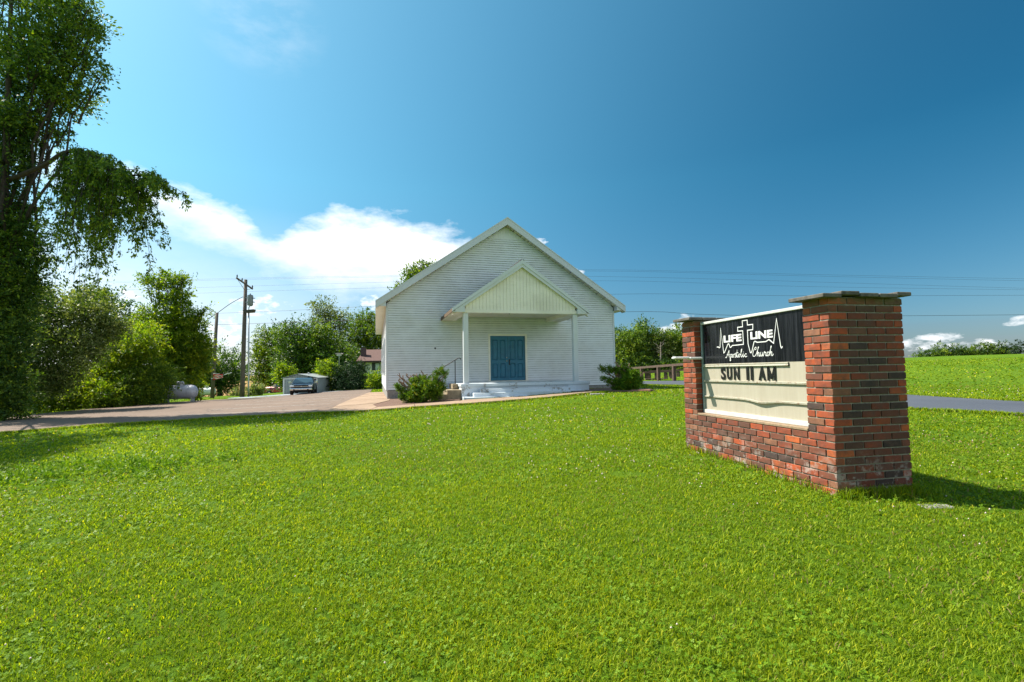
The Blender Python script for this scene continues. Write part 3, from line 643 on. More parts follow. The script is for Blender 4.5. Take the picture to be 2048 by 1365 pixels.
# porch roof
PC, PH, PV = 5.05, 2.73, 3.2                    # centre, half width, forward reach
PZ0, PZ1 = 2.365, 4.286; PS = (PZ1-PZ0)/PH
def pz(u): return PZ0+PS*(PH-abs(u-PC))
for s_ in (-1, 1):
    ue = PC+s_*PH
    mb = MB(); mb.prism([(ue, PZ0), (PC, PZ1), (PC, PZ1-0.07), (ue, PZ0-0.06)], 'y', -PV-0.16, -0.03); mb.build('porch_roof', MAT['shingle_dark'], CH)
    mb = MB(); mb.prism([(ue+s_*0.012, PZ0-0.004), (PC, PZ1+0.004), (PC, PZ1-0.155), (ue+s_*0.012, PZ0-0.13)], 'y', -PV-0.20, -PV-0.165); mb.build('porch_fascia', MAT['trim'], CH)
    mb = MB(); e2 = PC+s_*(PH-0.1); mb.prism([(e2, pz(e2)-0.135), (PC, PZ1-0.150), (PC, PZ1-0.285), (e2, pz(e2)-0.235)], 'y', -PV-0.175, -PV-0.14); mb.build('porch_frieze', MAT['trim'], CH)
    # under the rake
    n_ = 20; mb = MB()
    for i in range(n_):
        a = ue+(PC-ue)*i/n_; b = ue+(PC-ue)*((i+1)/n_-0.006); off = 0.225+(0.010 if i % 2 else -0.002)
        mb.prism([(a, pz(a)-off), (b, pz(b)-off), (b, pz(b)-off-0.02), (a, pz(a)-off-0.02)], 'y', -PV-0.139, -PV+0.02)
    mb.build('rake_soffit', MAT['soffit'], CH)
    # eave box at the side
    xi = PC+s_*(PH-0.46); xo = ue
    MB().box(min(xi, xo), max(xi, xo), -PV-0.165, -0.03, PZ0-0.155, PZ0-0.14).build('porch_eave_soffit', MAT['soffit'], CH)
    xw = ue if s_ > 0 else ue-0.02
    MB().box(xw, xw+0.02, -PV-0.16, -0.03, PZ0-0.15, PZ0-0.01).build('porch_side_board', MAT['gutter_brown'] if s_ < 0 else MAT['trim'], CH, label='brown weathered side board' if s_ < 0 else None)
    MB().box(min(xi, xi-s_*0.015), max(xi, xi-s_*0.015), -PV-0.128, -PV-0.072, PZ0-0.139, PZ0+0.05).build('porch_return', MAT['trim'], CH)
    MB().prism([(xi, PZ0-0.139), (xo, PZ0-0.139), (xi, pz(xi)-0.235)], 'y', -PV-0.163, -PV-0.13).build('porch_return', MAT['trim'], CH)
MB().box(PC-0.07, PC+0.07, -PV-0.18, -0.03, PZ1-0.05, PZ1+0.012).build('ridge_cap', MAT['shingle_dark'], CH)
# vertical boards of the porch gable
w_ = 0.1345; u = PC-0.5*w_-16*w_
while u < PC+2.3:
    a, b = u, u+w_-0.010
    if a > PC-PH+0.40 and b < PC+PH-0.40:
        mb = MB(); mb.prism([(a, 2.335), (b, 2.335), (b, max(2.36, pz(b)-0.24)), (a, max(2.36, pz(a)-0.24))], 'y', -PV-0.05, -PV-0.03); mb.build('gable_board', MAT['siding_yellowed'], CH)
    u += w_
MB().prism([(PC-PH+0.46, 2.34), (PC+PH-0.46, 2.34), (PC, PZ1-0.25)], 'y', -PV-0.030, -PV+0.02).build('gable_backing', MAT['siding_yellowed'], CH)
MB().box(PC-PH+0.42, PC+PH-0.42, -PV-0.07, -PV+0.13, 2.215, 2.334).build('beam', MAT['siding_yellowed'], CH)
for u0 in (PC-PH+0.42, PC+PH-0.62): MB().box(u0, u0+0.20, -PV+0.131, -0.022, 2.215, 2.40).build('beam', MAT['siding_yellowed'], CH)
i = 0; yb = -PV+0.135
while yb < -0.15:
    MB().box(PC-PH+0.622, PC+PH-0.622, yb, yb+0.245, 2.385+0.004*(i % 2), 2.405).build('ceiling_panel', MAT['soffit'], CH); yb += 0.25; i += 1
MB().lathe([(0, 2.33), (0.03, 2.335), (0.045, 2.37), (0.05, 2.386)], 12, 'z', (PC-0.15, -1.9, 0)).build('ceiling_light', MAT['black_iron'], CH)
for uc in (PC-2.21, PC+2.21):
    MB().bevbox(uc-0.095, uc+0.095, -PV-0.03, -PV+0.16, ZF+0.03, 2.215, 0.012).build('post', MAT['trim'], CH)
    MB().bevbox(uc-0.105, uc+0.105, -PV-0.04, -PV+0.17, ZF, ZF+0.03, 0.004).build('post_base', MAT['trim'], CH)
# deck and steps
S0, S1 = 2.62, 7.78
MB().bevbox(S0, S1, -PV-0.14, -0.025, ZF-0.11, ZF-0.001, 0.008).build('porch_floor', MAT['painted_concrete'], CH)
MB().box(S0+0.03, 3.55, -PV-0.10, -0.03, -1.6, ZF-0.111).build('porch_pier', MAT['painted_concrete'], CH)
MB().box(6.85, S1-0.03, -PV-0.10, -0.03, -1.6, ZF-0.111).build('porch_pier', MAT['painted_concrete'], CH)
MB().box(3.551, 6.849, -PV-0.06, -0.03, -1.6, ZF-0.111).build('porch_pier', MAT['painted_concrete'], CH)
for i, (a, b, f_, zt) in enumerate(((3.30, 7.10, 0.30, ZF-0.20), (3.02, 7.40, 0.52, ZF-0.335), (2.66, 7.76, 0.74, ZF-0.475))):
    MB().bevbox(a, b, -PV-f_, -PV-0.101+0.0, -1.55, zt, 0.012).build('step', MAT['painted_concrete'], CH)
# side steps of bare concrete with their iron handrail
MB().bevbox(2.12, S0+0.028, -PV-0.02, -1.7, -1.6, -0.68, 0.008).build('side_step', MAT['bare_concrete'], CH)
MB().bevbox(1.80, 2.118, -PV-0.02, -1.7, -1.6, -0.83, 0.008).build('side_step', MAT['bare_concrete'], CH)
MB().bevbox(1.55, 1.798, -PV-0.02, -1.7, -1.6, -0.97, 0.008).build('side_step', MAT['bare_concrete'], CH)
MB().bevbox(2.42, S0-0.002, -2.6, -1.6, -0.66, ZF-0.02, 0.006).build('landing_block', MAT['bare_concrete'], CH)
hr = MB(); v_ = -2.3
hr.tube(smooth_path([(1.50, v_, -0.23), (1.55, v_, -0.16), (1.68, v_, -0.07), (2.05, v_, 0.15), (2.56, v_, 0.45), (2.68, v_, 0.52), (2.76, v_, 0.52), (2.79, v_, 0.47)], 6), 0.019, 8)
hr = hr.build('handrail', MAT['black_iron'], CH)
MB().box(2.545, 2.578, v_-0.016, v_+0.016, ZF-0.01, 0.45).build('rail_post', MAT['black_iron'], hr)
MB().box(1.69, 1.72, v_-0.016, v_+0.016, -0.85, -0.06).build('rail_post', MAT['black_iron'], hr)
# splash block and pipe near the right corner
# ------------------------------------------------------------------ brick sign
SG_ANG = R(11.7); AX = Vector((-math.sin(SG_ANG), math.cos(SG_ANG), 0)); SIDE = Vector((math.cos(SG_ANG), math.sin(SG_ANG), 0))
IN = 0.0254; LEN = 96*IN; THK = 32*IN
D0 = Vector((2.81, 4.42, 0)) + AX*LEN
SG = thing('church_sign', 'red brick roadside sign with two capped pillars and a black and cream letter board', 'sign', (D0.x, D0.y, 0.023), SG_ANG-math.pi/2)
MAT['sill'] = simple('tan_mortar_sill', (0.27, 0.19, 0.12), 0.9, var=0.25, scale=20, bump=0.4)
CRS = 0.0677; BH = 0.0560; JT = 0.0118
def brick_mesh(lx, ly, seed):
    rr = random.Random(seed); b = 0.003; mb = MB(); mb.bevbox(-lx/2, lx/2, -ly/2, ly/2, 0, BH, b)
    me = mb.mesh('brick', MAT['brick'])
    for v in me.vertices:
        v.co.x += rr.uniform(-0.0016, 0.0016); v.co.y += rr.uniform(-0.0016, 0.0016); v.co.z += rr.uniform(-0.001, 0.001)
    return me
SB = [brick_mesh(8*IN-JT, 4*IN-JT*0.5, i) for i in range(5)]; HB = [brick_mesh(4*IN-JT, 8*IN-JT, 20+i) for i in range(4)]; QB = [brick_mesh(4*IN-JT, 4*IN-JT, 40+i) for i in range(3)]
EB = [brick_mesh(4*IN-JT*0.5, 8*IN-JT, 60+i) for i in range(5)]
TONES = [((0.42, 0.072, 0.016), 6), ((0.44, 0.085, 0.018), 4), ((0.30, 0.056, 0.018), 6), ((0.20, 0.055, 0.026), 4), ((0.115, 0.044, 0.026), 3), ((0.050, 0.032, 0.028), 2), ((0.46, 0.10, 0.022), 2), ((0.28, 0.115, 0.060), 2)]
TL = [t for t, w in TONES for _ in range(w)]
br = random.Random(11); hidden = []
def put(meshes, x, y, k_, dark=0.0, show=True):
    """x, y in inches: centre of the brick"""
    c = br.choice(TL)
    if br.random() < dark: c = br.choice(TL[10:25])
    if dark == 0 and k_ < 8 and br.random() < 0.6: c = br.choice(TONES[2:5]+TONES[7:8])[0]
    s_ = br.uniform(0.85, 1.15) if dark == 0 else br.uniform(0.5, 0.85); c = tuple(q*s_ for q in c)  # end face bricks are darker: the shade of that side is painted in
    me = br.choice(meshes); z = k_*CRS+0.004; j = 0.0015
    p = (x*IN+br.uniform(-j, j), y*IN+br.uniform(-j, j), z)
    if not show: hidden.append((me, p)); return
    o = link('brick', me, SG, loc=p); o.rotation_euler = (0, 0, br.uniform(-0.006, 0.006)); o.color = (*c, 1)
for k_ in range(-1, 26):
    Pt = (k_ % 2 == 1); wall = k_ < 8
    # front face
    if Pt:
        runs = [(4+8*i, 12+8*i) for i in range(11)]
        for a, b in runs:
            if wall or b <= 12 or a >= 84: put(SB, (a+b)/2, 2, k_)
        put(EB, 94, 4, k_); put(EB, 2, 4, k_)                   # corner stretchers of the end faces
        ends = [(8, 16), (16, 24), (24, 32)]
    else:
        for i in range(12):
            a, b = 8*i, 8*i+8
            if wall or b <= 8 or a >= 88: put(SB, (a+b)/2, 2, k_)
        if not wall:
            put(HB, 10, 4, k_); put(HB, 86, 4, k_)
        ends = [(4, 12), (12, 20), (20, 28)]
        put(QB, 94, 30, k_); put(QB, 2, 30, k_, show=False)
    for a, b in ends:
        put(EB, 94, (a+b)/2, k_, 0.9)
        put(EB, 2, (a+b)/2, k_, show=False)
    # rear face
    for i in range(11):
        x_ = 8+8*i+(4 if Pt else 0)
        if 6 <= x_ <= 90 and (wall or x_ <= 10 or x_ >= 86): put(SB, x_, 30, k_, show=False)
# return of the far pillar that faces the board is closed by its headers; the rest of it by rear bricks
hb_m = MB()
for me, p in hidden:
    vv = [(v.co.x+p[0], v.co.y+p[1], v.co.z+p[2]) for v in me.vertices]; hb_m.add(vv, [tuple(f.vertices) for f in me.polygons])
hbo = hb_m.build('rear_brick', MAT['brick'], SG); hbo['kind'] = 'stuff'; hbo.color = (0.26, 0.06, 0.03, 1)
i_ = 0.0125
mo = MB(); mo.box(i_, LEN-i_, i_, THK-i_, -0.07, 8*CRS-0.008)
for a, b in ((0, 12*IN), (84*IN, LEN)): mo.box(a+i_, b-i_, i_, THK-i_, 8*CRS-0.008, 26*CRS)
mo.build('mortar', MAT['mortar'], SG)
MB().bevbox(12*IN+0.002, 84*IN-0.002, 0.004, THK-0.006, 8*CRS-0.002, 8*CRS+0.024, 0.004).build('sill', MAT['sill'], SG)
# cap stones
ct = 26*CRS+0.004
def caps(x0, x1, n_):
    ys = [-0.10, 0.10, 0.30, 0.50, 0.70, THK+0.05]
    for i in range(5):
        dz = (0.006, 0.0, -0.002, 0.003, 0.0)[i]; dx = (0.004, -0.004, 0.0, 0.006, -0.003)[i]
        m4 = Matrix.Translation((0, 0, ct+dz)) @ Matrix.Rotation(R((0.5, -0.2, 0.1, 0.3, -0.2)[i]), 4, 'Y')
        MB().bevbox(x0-0.055+dx, x1+0.055+dx, ys[i]+0.003, ys[i+1]-0.003, 0, 0.036, 0.005, mat=m4).build('cap_stone', MAT['capstone'], SG)
caps(84*IN, LEN, 5); caps(0, 12*IN, 5)
# sign cabinet, recessed 10 cm behind the brick face
X0, X1 = 12*IN+0.006, 84*IN-0.006; Z0, Z1 = 8*CRS+0.025, 1.735; YF = 0.100
cabm = MB(); cabm.box(X0+0.002, X1-0.002, YF+0.020, YF+0.30, Z0, Z1-0.004)
CAB = cabm.build('sign_cabinet', MAT['alu_frame'], SG)
def sx_(s): return LEN-s                       # distance from the near corner -> local x
ZB = 1.195                                     # lower edge of the black panel (local z = world-0.023)
MB().box(X0+0.02, X1-0.004, YF+0.008, YF+0.019, ZB, Z1-0.032).build('black_panel', MAT['sign_black'], CAB)
MB().box(X0+0.02, X1-0.004, YF+0.010, YF+0.019, Z0+0.03, ZB-0.002).build('cream_panel', MAT['sign_cream'], CAB)
MB().bevbox(X0, X1, YF-0.012, YF+0.06, Z1-0.032, Z1, 0.004).build('frame_rail', MAT['white_frame'], CAB)
MB().bevbox(X0+0.001, X1-0.001, YF-0.012, YF+0.06, Z0, Z0+0.048, 0.004).build('frame_rail', MAT['white_frame'], CAB)
MB().bevbox(X0, X0+0.022, YF-0.014, YF+0.06, Z0+0.049, Z1-0.033, 0.003).build('frame_post', MAT['alu_frame'], CAB)
MB().bevbox(X1-0.012, X1-0.001, YF-0.012, YF+0.06, Z0+0.049, Z1-0.033, 0.003).build('frame_post', MAT['alu_frame'], CAB)
def track(x0, x1, z0, z1, sag=None):
    mb = MB(); n_ = 26; P = []
    for i in range(n_+1):
        x = x0+(x1-x0)*i/n_; dz = 0.0; dy = 0.0
        if sag:
            t = (x-sag[0])/sag[1]; g = math.exp(-t*t); dz = -0.022*g; dy = -0.016*g
        for (yy, zz) in ((0.010, z0), (-0.004, z0+0.002), (-0.010, z0+0.010), (-0.004, (z0+z1)/2), (-0.008, z1-0.004), (0.0, z1), (0.010, z1)):
            P.append((x, YF+yy+dy, zz+dz-0.023))
    fs = [(i*7+j, i*7+(j+1) % 7, (i+1)*7+(j+1) % 7, (i+1)*7+j) for i in range(n_) for j in range(7)]
    mb.add(P, fs); return mb.build('letter_track', MAT['track'], CAB, label='sagging letter track' if sag else None)
track(sx_(2.11), sx_(0.62), 1.172, 1.212)
track(sx_(2.11), X1-0.013, 0.985, 1.012)
track(sx_(2.11), X1-0.013, 0.790, 0.815, (sx_(1.02), 0.18))
track(sx_(2.11), X1-0.013, 0.628, 0.640)

def ribbon(mb, pts_, w, y0, y1, closed=False):
    """flat line of width w through 2D points (x, z), from depth y0 to y1"""
    P = [Vector((p[0], p[1])) for p in pts_]; n_ = len(P); Lf = []; Rt = []
    for i in range(n_):
        a = P[i-1] if (i > 0 or closed) else P[i]; b = P[(i+1) % n_] if (i < n_-1 or closed) else P[i]
        d1 = (P[i]-a); d2 = (b-P[i])
        if d1.length < 1e-6: d1 = d2
        if d2.length < 1e-6: d2 = d1
        d1 = d1.normalized(); d2 = d2.normalized(); t = (d1+d2)
        t = t.normalized() if t.length > 1e-3 else d1
        nn = Vector((-t.y, t.x)); c_ = max(0.42, abs(nn.dot(Vector((-d1.y, d1.x))))); ww = w(i/(n_-1)) if callable(w) else w
        Lf.append(P[i]+nn*ww/2/c_); Rt.append(P[i]-nn*ww/2/c_)
    vs_ = []
    for l_, r_ in zip(Lf, Rt): vs_ += [(l_.x, y0, l_.y), (r_.x, y0, r_.y), (r_.x, y1, r_.y), (l_.x, y1, l_.y)]
    fs = []; m_ = n_ if closed else n_-1
    for i in range(m_):
        a, b = i*4, ((i+1) % n_)*4
        for j in range(4): fs.append((a+j, a+(j+1) % 4, b+(j+1) % 4, b+j))
    if not closed: fs += [(0, 1, 2, 3), ((n_-1)*4+3, (n_-1)*4+2, (n_-1)*4+1, (n_-1)*4)]
    mb.add(vs_, fs)
def S(l): return [(sx_(a), b-0.023) for a, b in l]
YT0, YT1 = YF+0.0055, YF+0.0085
beat = [(1.811, 1.422), (1.785, 1.424), (1.762, 1.412), (1.745, 1.420), (1.721, 1.650), (1.676, 1.343), (1.655, 1.358), (1.590, 1.448), (1.572, 1.450), (1.548, 1.405), (1.535, 1.407), (1.507, 1.427), (1.391, 1.428), (1.305, 1.430),
        (1.308, 1.585), (1.397, 1.588), (1.396, 1.633), (1.308, 1.632), (1.309, 1.701), (1.223, 1.700), (1.223, 1.644), (1.132, 1.643), (1.136, 1.584), (1.226, 1.585), (1.225, 1.431), (1.196, 1.335), (1.182, 1.327), (1.165, 1.345), (1.126, 1.445), (1.110, 1.453), (1.075, 1.439), (0.937, 1.439), (0.889, 1.458), (0.822, 1.414), (0.764, 1.667), (0.722, 1.375), (0.713, 1.359), (0.703, 1.366), (0.700, 1.377)]
mb = MB(); ribbon(mb, S(beat), 0.0095, YT0, YT1); mb.build('cross_and_heartbeat_emblem', MAT['letter_white'], CAB)
def font_mesh(txt, x0, x1, z0, z1, y0, y1, bold=0.02, squash=None):
    cu_ = bpy.data.curves.new('lettering', 'FONT'); cu_.body = txt; cu_.size = 1.0; cu_.offset = bold; cu_.extrude = 0.5; cu_.fill_mode = 'BOTH'; cu_.resolution_u = 4
    o = bpy.data.objects.new('lettering', cu_); col.objects.link(o); bpy.context.view_layer.update()
    me = bpy.data.meshes.new_from_object(o.evaluated_get(bpy.context.evaluated_depsgraph_get())); bpy.data.objects.remove(o); bpy.data.curves.remove(cu_)
    n_ = len(me.vertices); c = np.empty(n_*3, np.float32); me.vertices.foreach_get('co', c); c = c.reshape(-1, 3)
    lo = c.min(0); hi = c.max(0); t = (c-lo)/(hi-lo)
    out = np.empty_like(c); out[:, 0] = x0+t[:, 0]*(x1-x0); out[:, 2] = z0+t[:, 1]*(z1-z0); out[:, 1] = y1+t[:, 2]*(y0-y1)
    me.vertices.foreach_set('co', out.ravel()); me.update(); return me
def lettering(txt, s0, s1, z0, z1, mat_, name, y0=YT0, y1=YT1, bold=0.03):
    me = font_mesh(txt, sx_(s0), sx_(s1), z0-0.023, z1-0.023, y0, y1, bold); me.materials.clear(); me.materials.append(mat_)
    return link(name, me, CAB)
lettering('LIFE', 1.668, 1.335, 1.470, 1.553, MAT['letter_white'], 'life_lettering', bold=0.035)
lettering('LINE', 1.180, 0.830, 1.477, 1.560, MAT['letter_white'], 'line_lettering', bold=0.035)
# script lettering drawn stroke by stroke; unit glyphs, x height 0.42, slanted
def script(strokes, s0, s1, zbase, height, name):
    mb = MB(); xs = [p[0] for st_ in strokes for p in st_]; lo, hi = min(xs), max(xs)
    for st_ in strokes:
        P = [Vector((sx_(s0)+(p[0]-lo)/(hi-lo)*(s0-s1), zbase-0.023+p[1]*height, 0)) for p in st_]
        Q = smooth_path(P, 6) if len(P) > 2 else P
        ribbon(mb, [(q.x, q.y) for q in Q], 0.0066, YT0, YT1)
    mb.build(name, MAT['letter_white'], CAB)
apostolic = [[(-0.05, 0.10), (0.05, 0.0), (0.22, 0.35), (0.50, 1.0)], [(0.50, 1.0), (0.47, 0.5), (0.50, 0.02)], [(0.16, 0.42), (0.32, 0.36), (0.56, 0.44)],
    [(0.70, 0.45), (0.62, -0.10), (0.58, -0.42), (0.68, -0.36), (0.66, 0.1), (0.72, 0.40), (0.84, 0.42), (0.86, 0.2), (0.76, 0.03), (0.68, 0.10)],
    [(0.86, 0.22), (0.95, 0.38), (1.06, 0.42), (0.98, 0.38), (0.92, 0.15), (1.0, 0.0), (1.1, 0.12), (1.12, 0.34), (1.06, 0.42)], [(1.10, 0.34), (1.2, 0.34), (1.34, 0.52), (1.38, 0.38), (1.42, 0.15), (1.35, 0.0), (1.25, 0.05)], [(1.36, 0.02), (1.48, 0.2), (1.62, 0.92), (1.56, 0.5), (1.53, 0.1), (1.60, 0.0), (1.68, 0.12)], [(1.44, 0.56), (1.76, 0.62)],
    [(1.68, 0.14), (1.82, 0.40), (1.90, 0.42), (1.80, 0.36), (1.76, 0.12), (1.84, 0.0), (1.95, 0.14), (1.96, 0.36), (1.90, 0.42)], [(1.95, 0.32), (2.06, 0.36), (2.22, 0.78), (2.26, 1.02), (2.18, 0.95), (2.12, 0.4), (2.14, 0.05), (2.22, 0.02), (2.32, 0.18)],
    [(2.32, 0.18), (2.42, 0.42), (2.38, 0.12), (2.44, 0.0), (2.54, 0.14)], [(2.47, 0.62), (2.485, 0.66)], [(2.54, 0.14), (2.62, 0.24)], [(2.84, 0.33), (2.76, 0.42), (2.64, 0.28), (2.64, 0.08), (2.74, 0.0), (2.92, 0.10)]]
church = [[(0.55, 0.85), (0.52, 1.02), (0.38, 0.98), (0.16, 0.60), (0.06, 0.22), (0.16, 0.02), (0.34, 0.06), (0.54, 0.30)], [(0.36, 0.74), (0.44, 0.80), (0.52, 0.76)],
    [(0.54, 0.30), (0.80, 0.88), (0.86, 1.02), (0.80, 1.0), (0.70, 0.5), (0.62, 0.0)], [(0.66, 0.2), (0.80, 0.42), (0.88, 0.36), (0.84, 0.08), (0.90, 0.0), (1.0, 0.14)],
    [(1.0, 0.14), (1.10, 0.43), (1.04, 0.12), (1.12, 0.0), (1.28, 0.22)], [(1.36, 0.43), (1.30, 0.12), (1.36, 0.0), (1.46, 0.16)], [(1.46, 0.16), (1.58, 0.50), (1.62, 0.38), (1.74, 0.38), (1.70, 0.10), (1.76, 0.0), (1.84, 0.12)],
    [(2.06, 0.36), (1.98, 0.43), (1.88, 0.28), (1.88, 0.06), (1.98, 0.0), (2.12, 0.2)], [(2.12, 0.2), (2.36, 0.86), (2.42, 1.02), (2.36, 1.0), (2.27, 0.5), (2.18, 0.0)], [(2.22, 0.2), (2.36, 0.42), (2.44, 0.36), (2.40, 0.08), (2.48, 0.0), (2.62, 0.18)]]
script(apostolic, 1.645, 1.250, 1.285, 0.088, 'apostolic_lettering')
script(church, 1.155, 0.832, 1.285, 0.098, 'church_lettering')
YL0, YL1 = YF-0.003, YF+0.001
mk_ = MAT['letter_black']
for ch_, a, b in (('S', 1.740, 1.655), ('U', 1.622, 1.532), ('N', 1.492, 1.395), ('A', 1.068, 0.958)):
    lettering(ch_, a, b, 1.022, 1.172, mk_, 'letter', YL0, YL1, 0.012 if ch_ == 'M' else 0.03)
mb = MB(); zA, zB = 0.999, 1.149
for q in ([(sx_(0.918), zA), (sx_(0.918), zB)], [(sx_(0.818), zA), (sx_(0.818), zB)], [(sx_(0.920), zB-0.004), (sx_(0.868), zA+0.018)], [(sx_(0.816), zB-0.004), (sx_(0.868), zA+0.018)]): ribbon(mb, q, 0.024, YL0, YL1)
mb.build('letter', mk_, CAB)
for a, b in ((1.268, 1.232), (1.196, 1.160)):
    MB().box(sx_(a), sx_(b), YL0, YL1, 1.022-0.023, 1.172-0.023).build('letter', mk_, CAB)
# unlit lamp arm on the far pillar
lm = MB(); lm.bevbox(9.5*IN, 9.5*IN+0.10, -0.09, 0.10, 1.255, 1.287, 0.008); lm.bevbox(9.5*IN-0.005, 9.5*IN+0.085, -0.30, -0.085, 1.262, 1.294, 0.010)
lm.build('lamp_arm', MAT['white'], SG)
# ------------------------------------------------------------------ vegetation
def leaves(lobes, n, size, cl=0.35, per=22, seed=1, droop=0.0, shell=2.4, flat=0.7, wid=0.48, updir=0.35):
    """lobes: (cx,cy,cz, rx,ry,rz). Returns coordinates, quads and tints of leaf-shaped faces gathered in clumps"""
    g = np.random.default_rng(seed); L = np.array([(l[0], l[1], l[2], l[3], l[4], l[5]) for l in lobes], float)
    wt_ = (L[:, 3]*L[:, 4]*L[:, 5])**(2/3); wt_ /= wt_.sum(); nc = max(1, n//per)
    li = g.choice(len(L), nc, p=wt_); d = g.normal(size=(nc, 3)); d /= np.linalg.norm(d, axis=1)[:, None]
    r = g.random(nc)**(1/shell)*(1+0.12*g.normal(size=nc)); spr = g.random(nc) < 0.10; r = np.where(spr, r*g.uniform(1.1, 1.45, nc), r)
    cc = L[li, :3]+d*L[li, 3:]*r[:, None]
    if droop: cc[:, 2] -= droop*g.random(nc)*L[li, 5]
    ci = np.repeat(np.arange(nc), per); N = len(ci)
    sc = (cl*g.uniform(0.5, 1.3, nc)*np.where(spr, 0.55, 1.0))[ci][:, None]
    tw = d*0.8+g.normal(size=(nc, 3))*0.55; tw[:, 2] += 0.15-droop*1.6; tw /= np.linalg.norm(tw, axis=1)[:, None]   # each clump is a twig spray
    s_t = g.random(N)[:, None]; bend = np.zeros((N, 3)); bend[:, 2] = -0.5*(s_t[:, 0]**2)
    p = cc[ci]+(tw[ci]*(s_t-0.35)*3.4+bend)*sc+g.normal(size=(N, 3))*sc*0.42*np.array([1, 1, flat])
    out = tw[ci]*1.1+g.normal(size=(N, 3))*0.75; out[:, 2] += -droop*1.2
    a = out/np.linalg.norm(out, axis=1)[:, None]
    nrm = g.normal(size=(N, 3))*0.8+d[ci]*0.5; nrm[:, 2] += updir+0.3
    b = np.cross(a, nrm); b /= np.linalg.norm(b, axis=1)[:, None]+1e-9
    s_ = size*g.uniform(0.6, 1.35, N)[:, None]
    q = np.stack([p, p+a*s_*0.45+b*s_*wid*0.5, p+a*s_, p+a*s_*0.45-b*s_*wid*0.5], 1).reshape(-1, 3)
    f = np.arange(N*4).reshape(N, 4)
    tint = np.clip(g.normal(0.47, 0.20, nc)[ci]+g.normal(0, 0.20, N), 0, 0.95)
    return q, f, tint
def crown(name, lobes, n, size, mat_, parent, **kw):
    q, f, t = leaves(lobes, n, size, **kw)
    o = parent.location; q = q-np.array([o.x, o.y, o.z])
    return link(name, np_mesh(name, q, f, mat_, t), parent)
def lobe(px, py, y, r, rz=None, ry=None):
    """r in metres"""
    w = W(px, py, y); return (w.x, w.y, w.z, r, ry or r, rz or r*0.85)
def limb_path(a, b, rr, k=4, wob=0.12):
    a = Vector(a); b = Vector(b); L_ = (b-a).length; P = []
    for i in range(k+1):
        t = i/k; q = a.lerp(b, t); q.z += 0.12*L_*math.sin(math.pi*t)*0.5
        if 0 < i < k: q += Vector((rr.uniform(-1, 1), rr.uniform(-1, 1), rr.uniform(-1, 1)))*wob*L_*0.35
        P.append(q)
    return P
def tree(name, label, cat, group, bx, by, lobes, n, size, mat_, r0=0.25, fork=0.35, seed=1, trunk=True, z=None, tw=None, **kw):
    z = gz(bx, by) if z is None else z
    t = thing(name, label, cat, (bx, by, z), 0, group); rr = random.Random(seed)
    crown('crown', lobes, n, size, mat_, t, seed=seed, **kw)
    if trunk:
        L = lobes; top = max(l[2] for l in L)-z; mb = MB(); cx = sum(l[0] for l in L)/len(L)-bx; cy = sum(l[1] for l in L)/len(L)-by
        P = [Vector((0, 0, -0.3)), Vector((0, 0, 0.05)), Vector((cx*0.1, cy*0.1, top*fork*0.5)), Vector((cx*0.35, cy*0.35, top*fork)), Vector((cx*0.7, cy*0.7, top*0.65)), Vector((cx, cy, top*0.92))]
        P = smooth_path(P, 3); m_ = len(P); mb.tube(P, [r0*(1.25 if i < 2 else 1)*(1-0.88*i/m_) for i in range(m_)], 8)
        for l in L:
            s_ = P[int(m_*rr.uniform(0.35, 0.75))]; e_ = Vector((l[0]-bx, l[1]-by, l[2]-z)); q = limb_path(s_, e_, rr)
            mb.tube(q, [r0*0.24*(1-0.8*i/(len(q)-1)) for i in range(len(q))], 6)
            for k_ in range(3):
                e2 = e_+Vector((rr.uniform(-1, 1)*l[3], rr.uniform(-1, 1)*l[4], rr.uniform(-0.4, 1)*l[5]))*0.8; q = limb_path(q[-2] if False else e_.lerp(s_, 0.25), e2, rr, 3)
                mb.tube(q, [r0*0.14*(1-0.8*i/(len(q)-1)) for i in range(len(q))], 5)
        mb.build('trunk', MAT['bark'], t, True)
    return t

# the big tree at the left edge: its trunk stands wrapped in leaves, one limb reaches over the lot
y = 20.5
big = [lobe(40, 120, y, 1.5), lobe(120, 60, y-0.5, 1.2), lobe(165, 120, y, 0.85), lobe(150, 190, y, 0.95), lobe(105, 205, y, 0.9), lobe(75, 110, y-1, 1.3), lobe(60, 250, y, 0.85), lobe(20, 230, y-1, 0.9), lobe(95, 15, y, 1.2), lobe(150, 30, y+0.8, 0.7),
       lobe(190, 65, y, 0.42), lobe(175, 20, y, 0.5), lobe(205, 150, y, 0.25), lobe(120, 265, y, 0.42), (-17.8, 12.8, E+8.5, 1.4, 1.4, 1.2), (-19.5, 13.6, E+10.0, 1.6, 1.5, 1.2), (-18.8, 15.2, E+9.2, 1.2, 1.3, 1.1), (-17.4, 11.4, E+9.0, 1.1, 1.2, 1.0), (-20.5, 15.5, E+7.0, 1.5, 1.5, 1.3), lobe(60, -70, y, 1.4), lobe(-40, -60, y, 1.5), lobe(-60, 90, y+0.5, 1.5), lobe(-70, 300, y, 1.3), lobe(-80, 460, y, 1.4),
       lobe(5, 470, y-0.5, 0.95), lobe(50, 520, y, 0.8), lobe(15, 570, y-0.5, 0.9), lobe(30, 420, y, 0.6), lobe(0, 650, y-0.3, 0.9, 1.2), lobe(-10, 740, y-0.3, 0.9, 1.1), lobe(5, 800, y-0.3, 0.75, 0.6), lobe(-90, 620, y, 1.6), lobe(-120, 780, y, 1.4), lobe(-60, 700, y-0.2, 1.2)]
T0 = tree('broadleaf_tree', 'tall dark leafy tree at the left edge with one limb over the lot', 'tree', None, -20.9, 20.4, big, 16000, 0.15, MAT['leaf_dark'], r0=0.30, fork=0.3, seed=3, cl=0.34, shell=2.0)
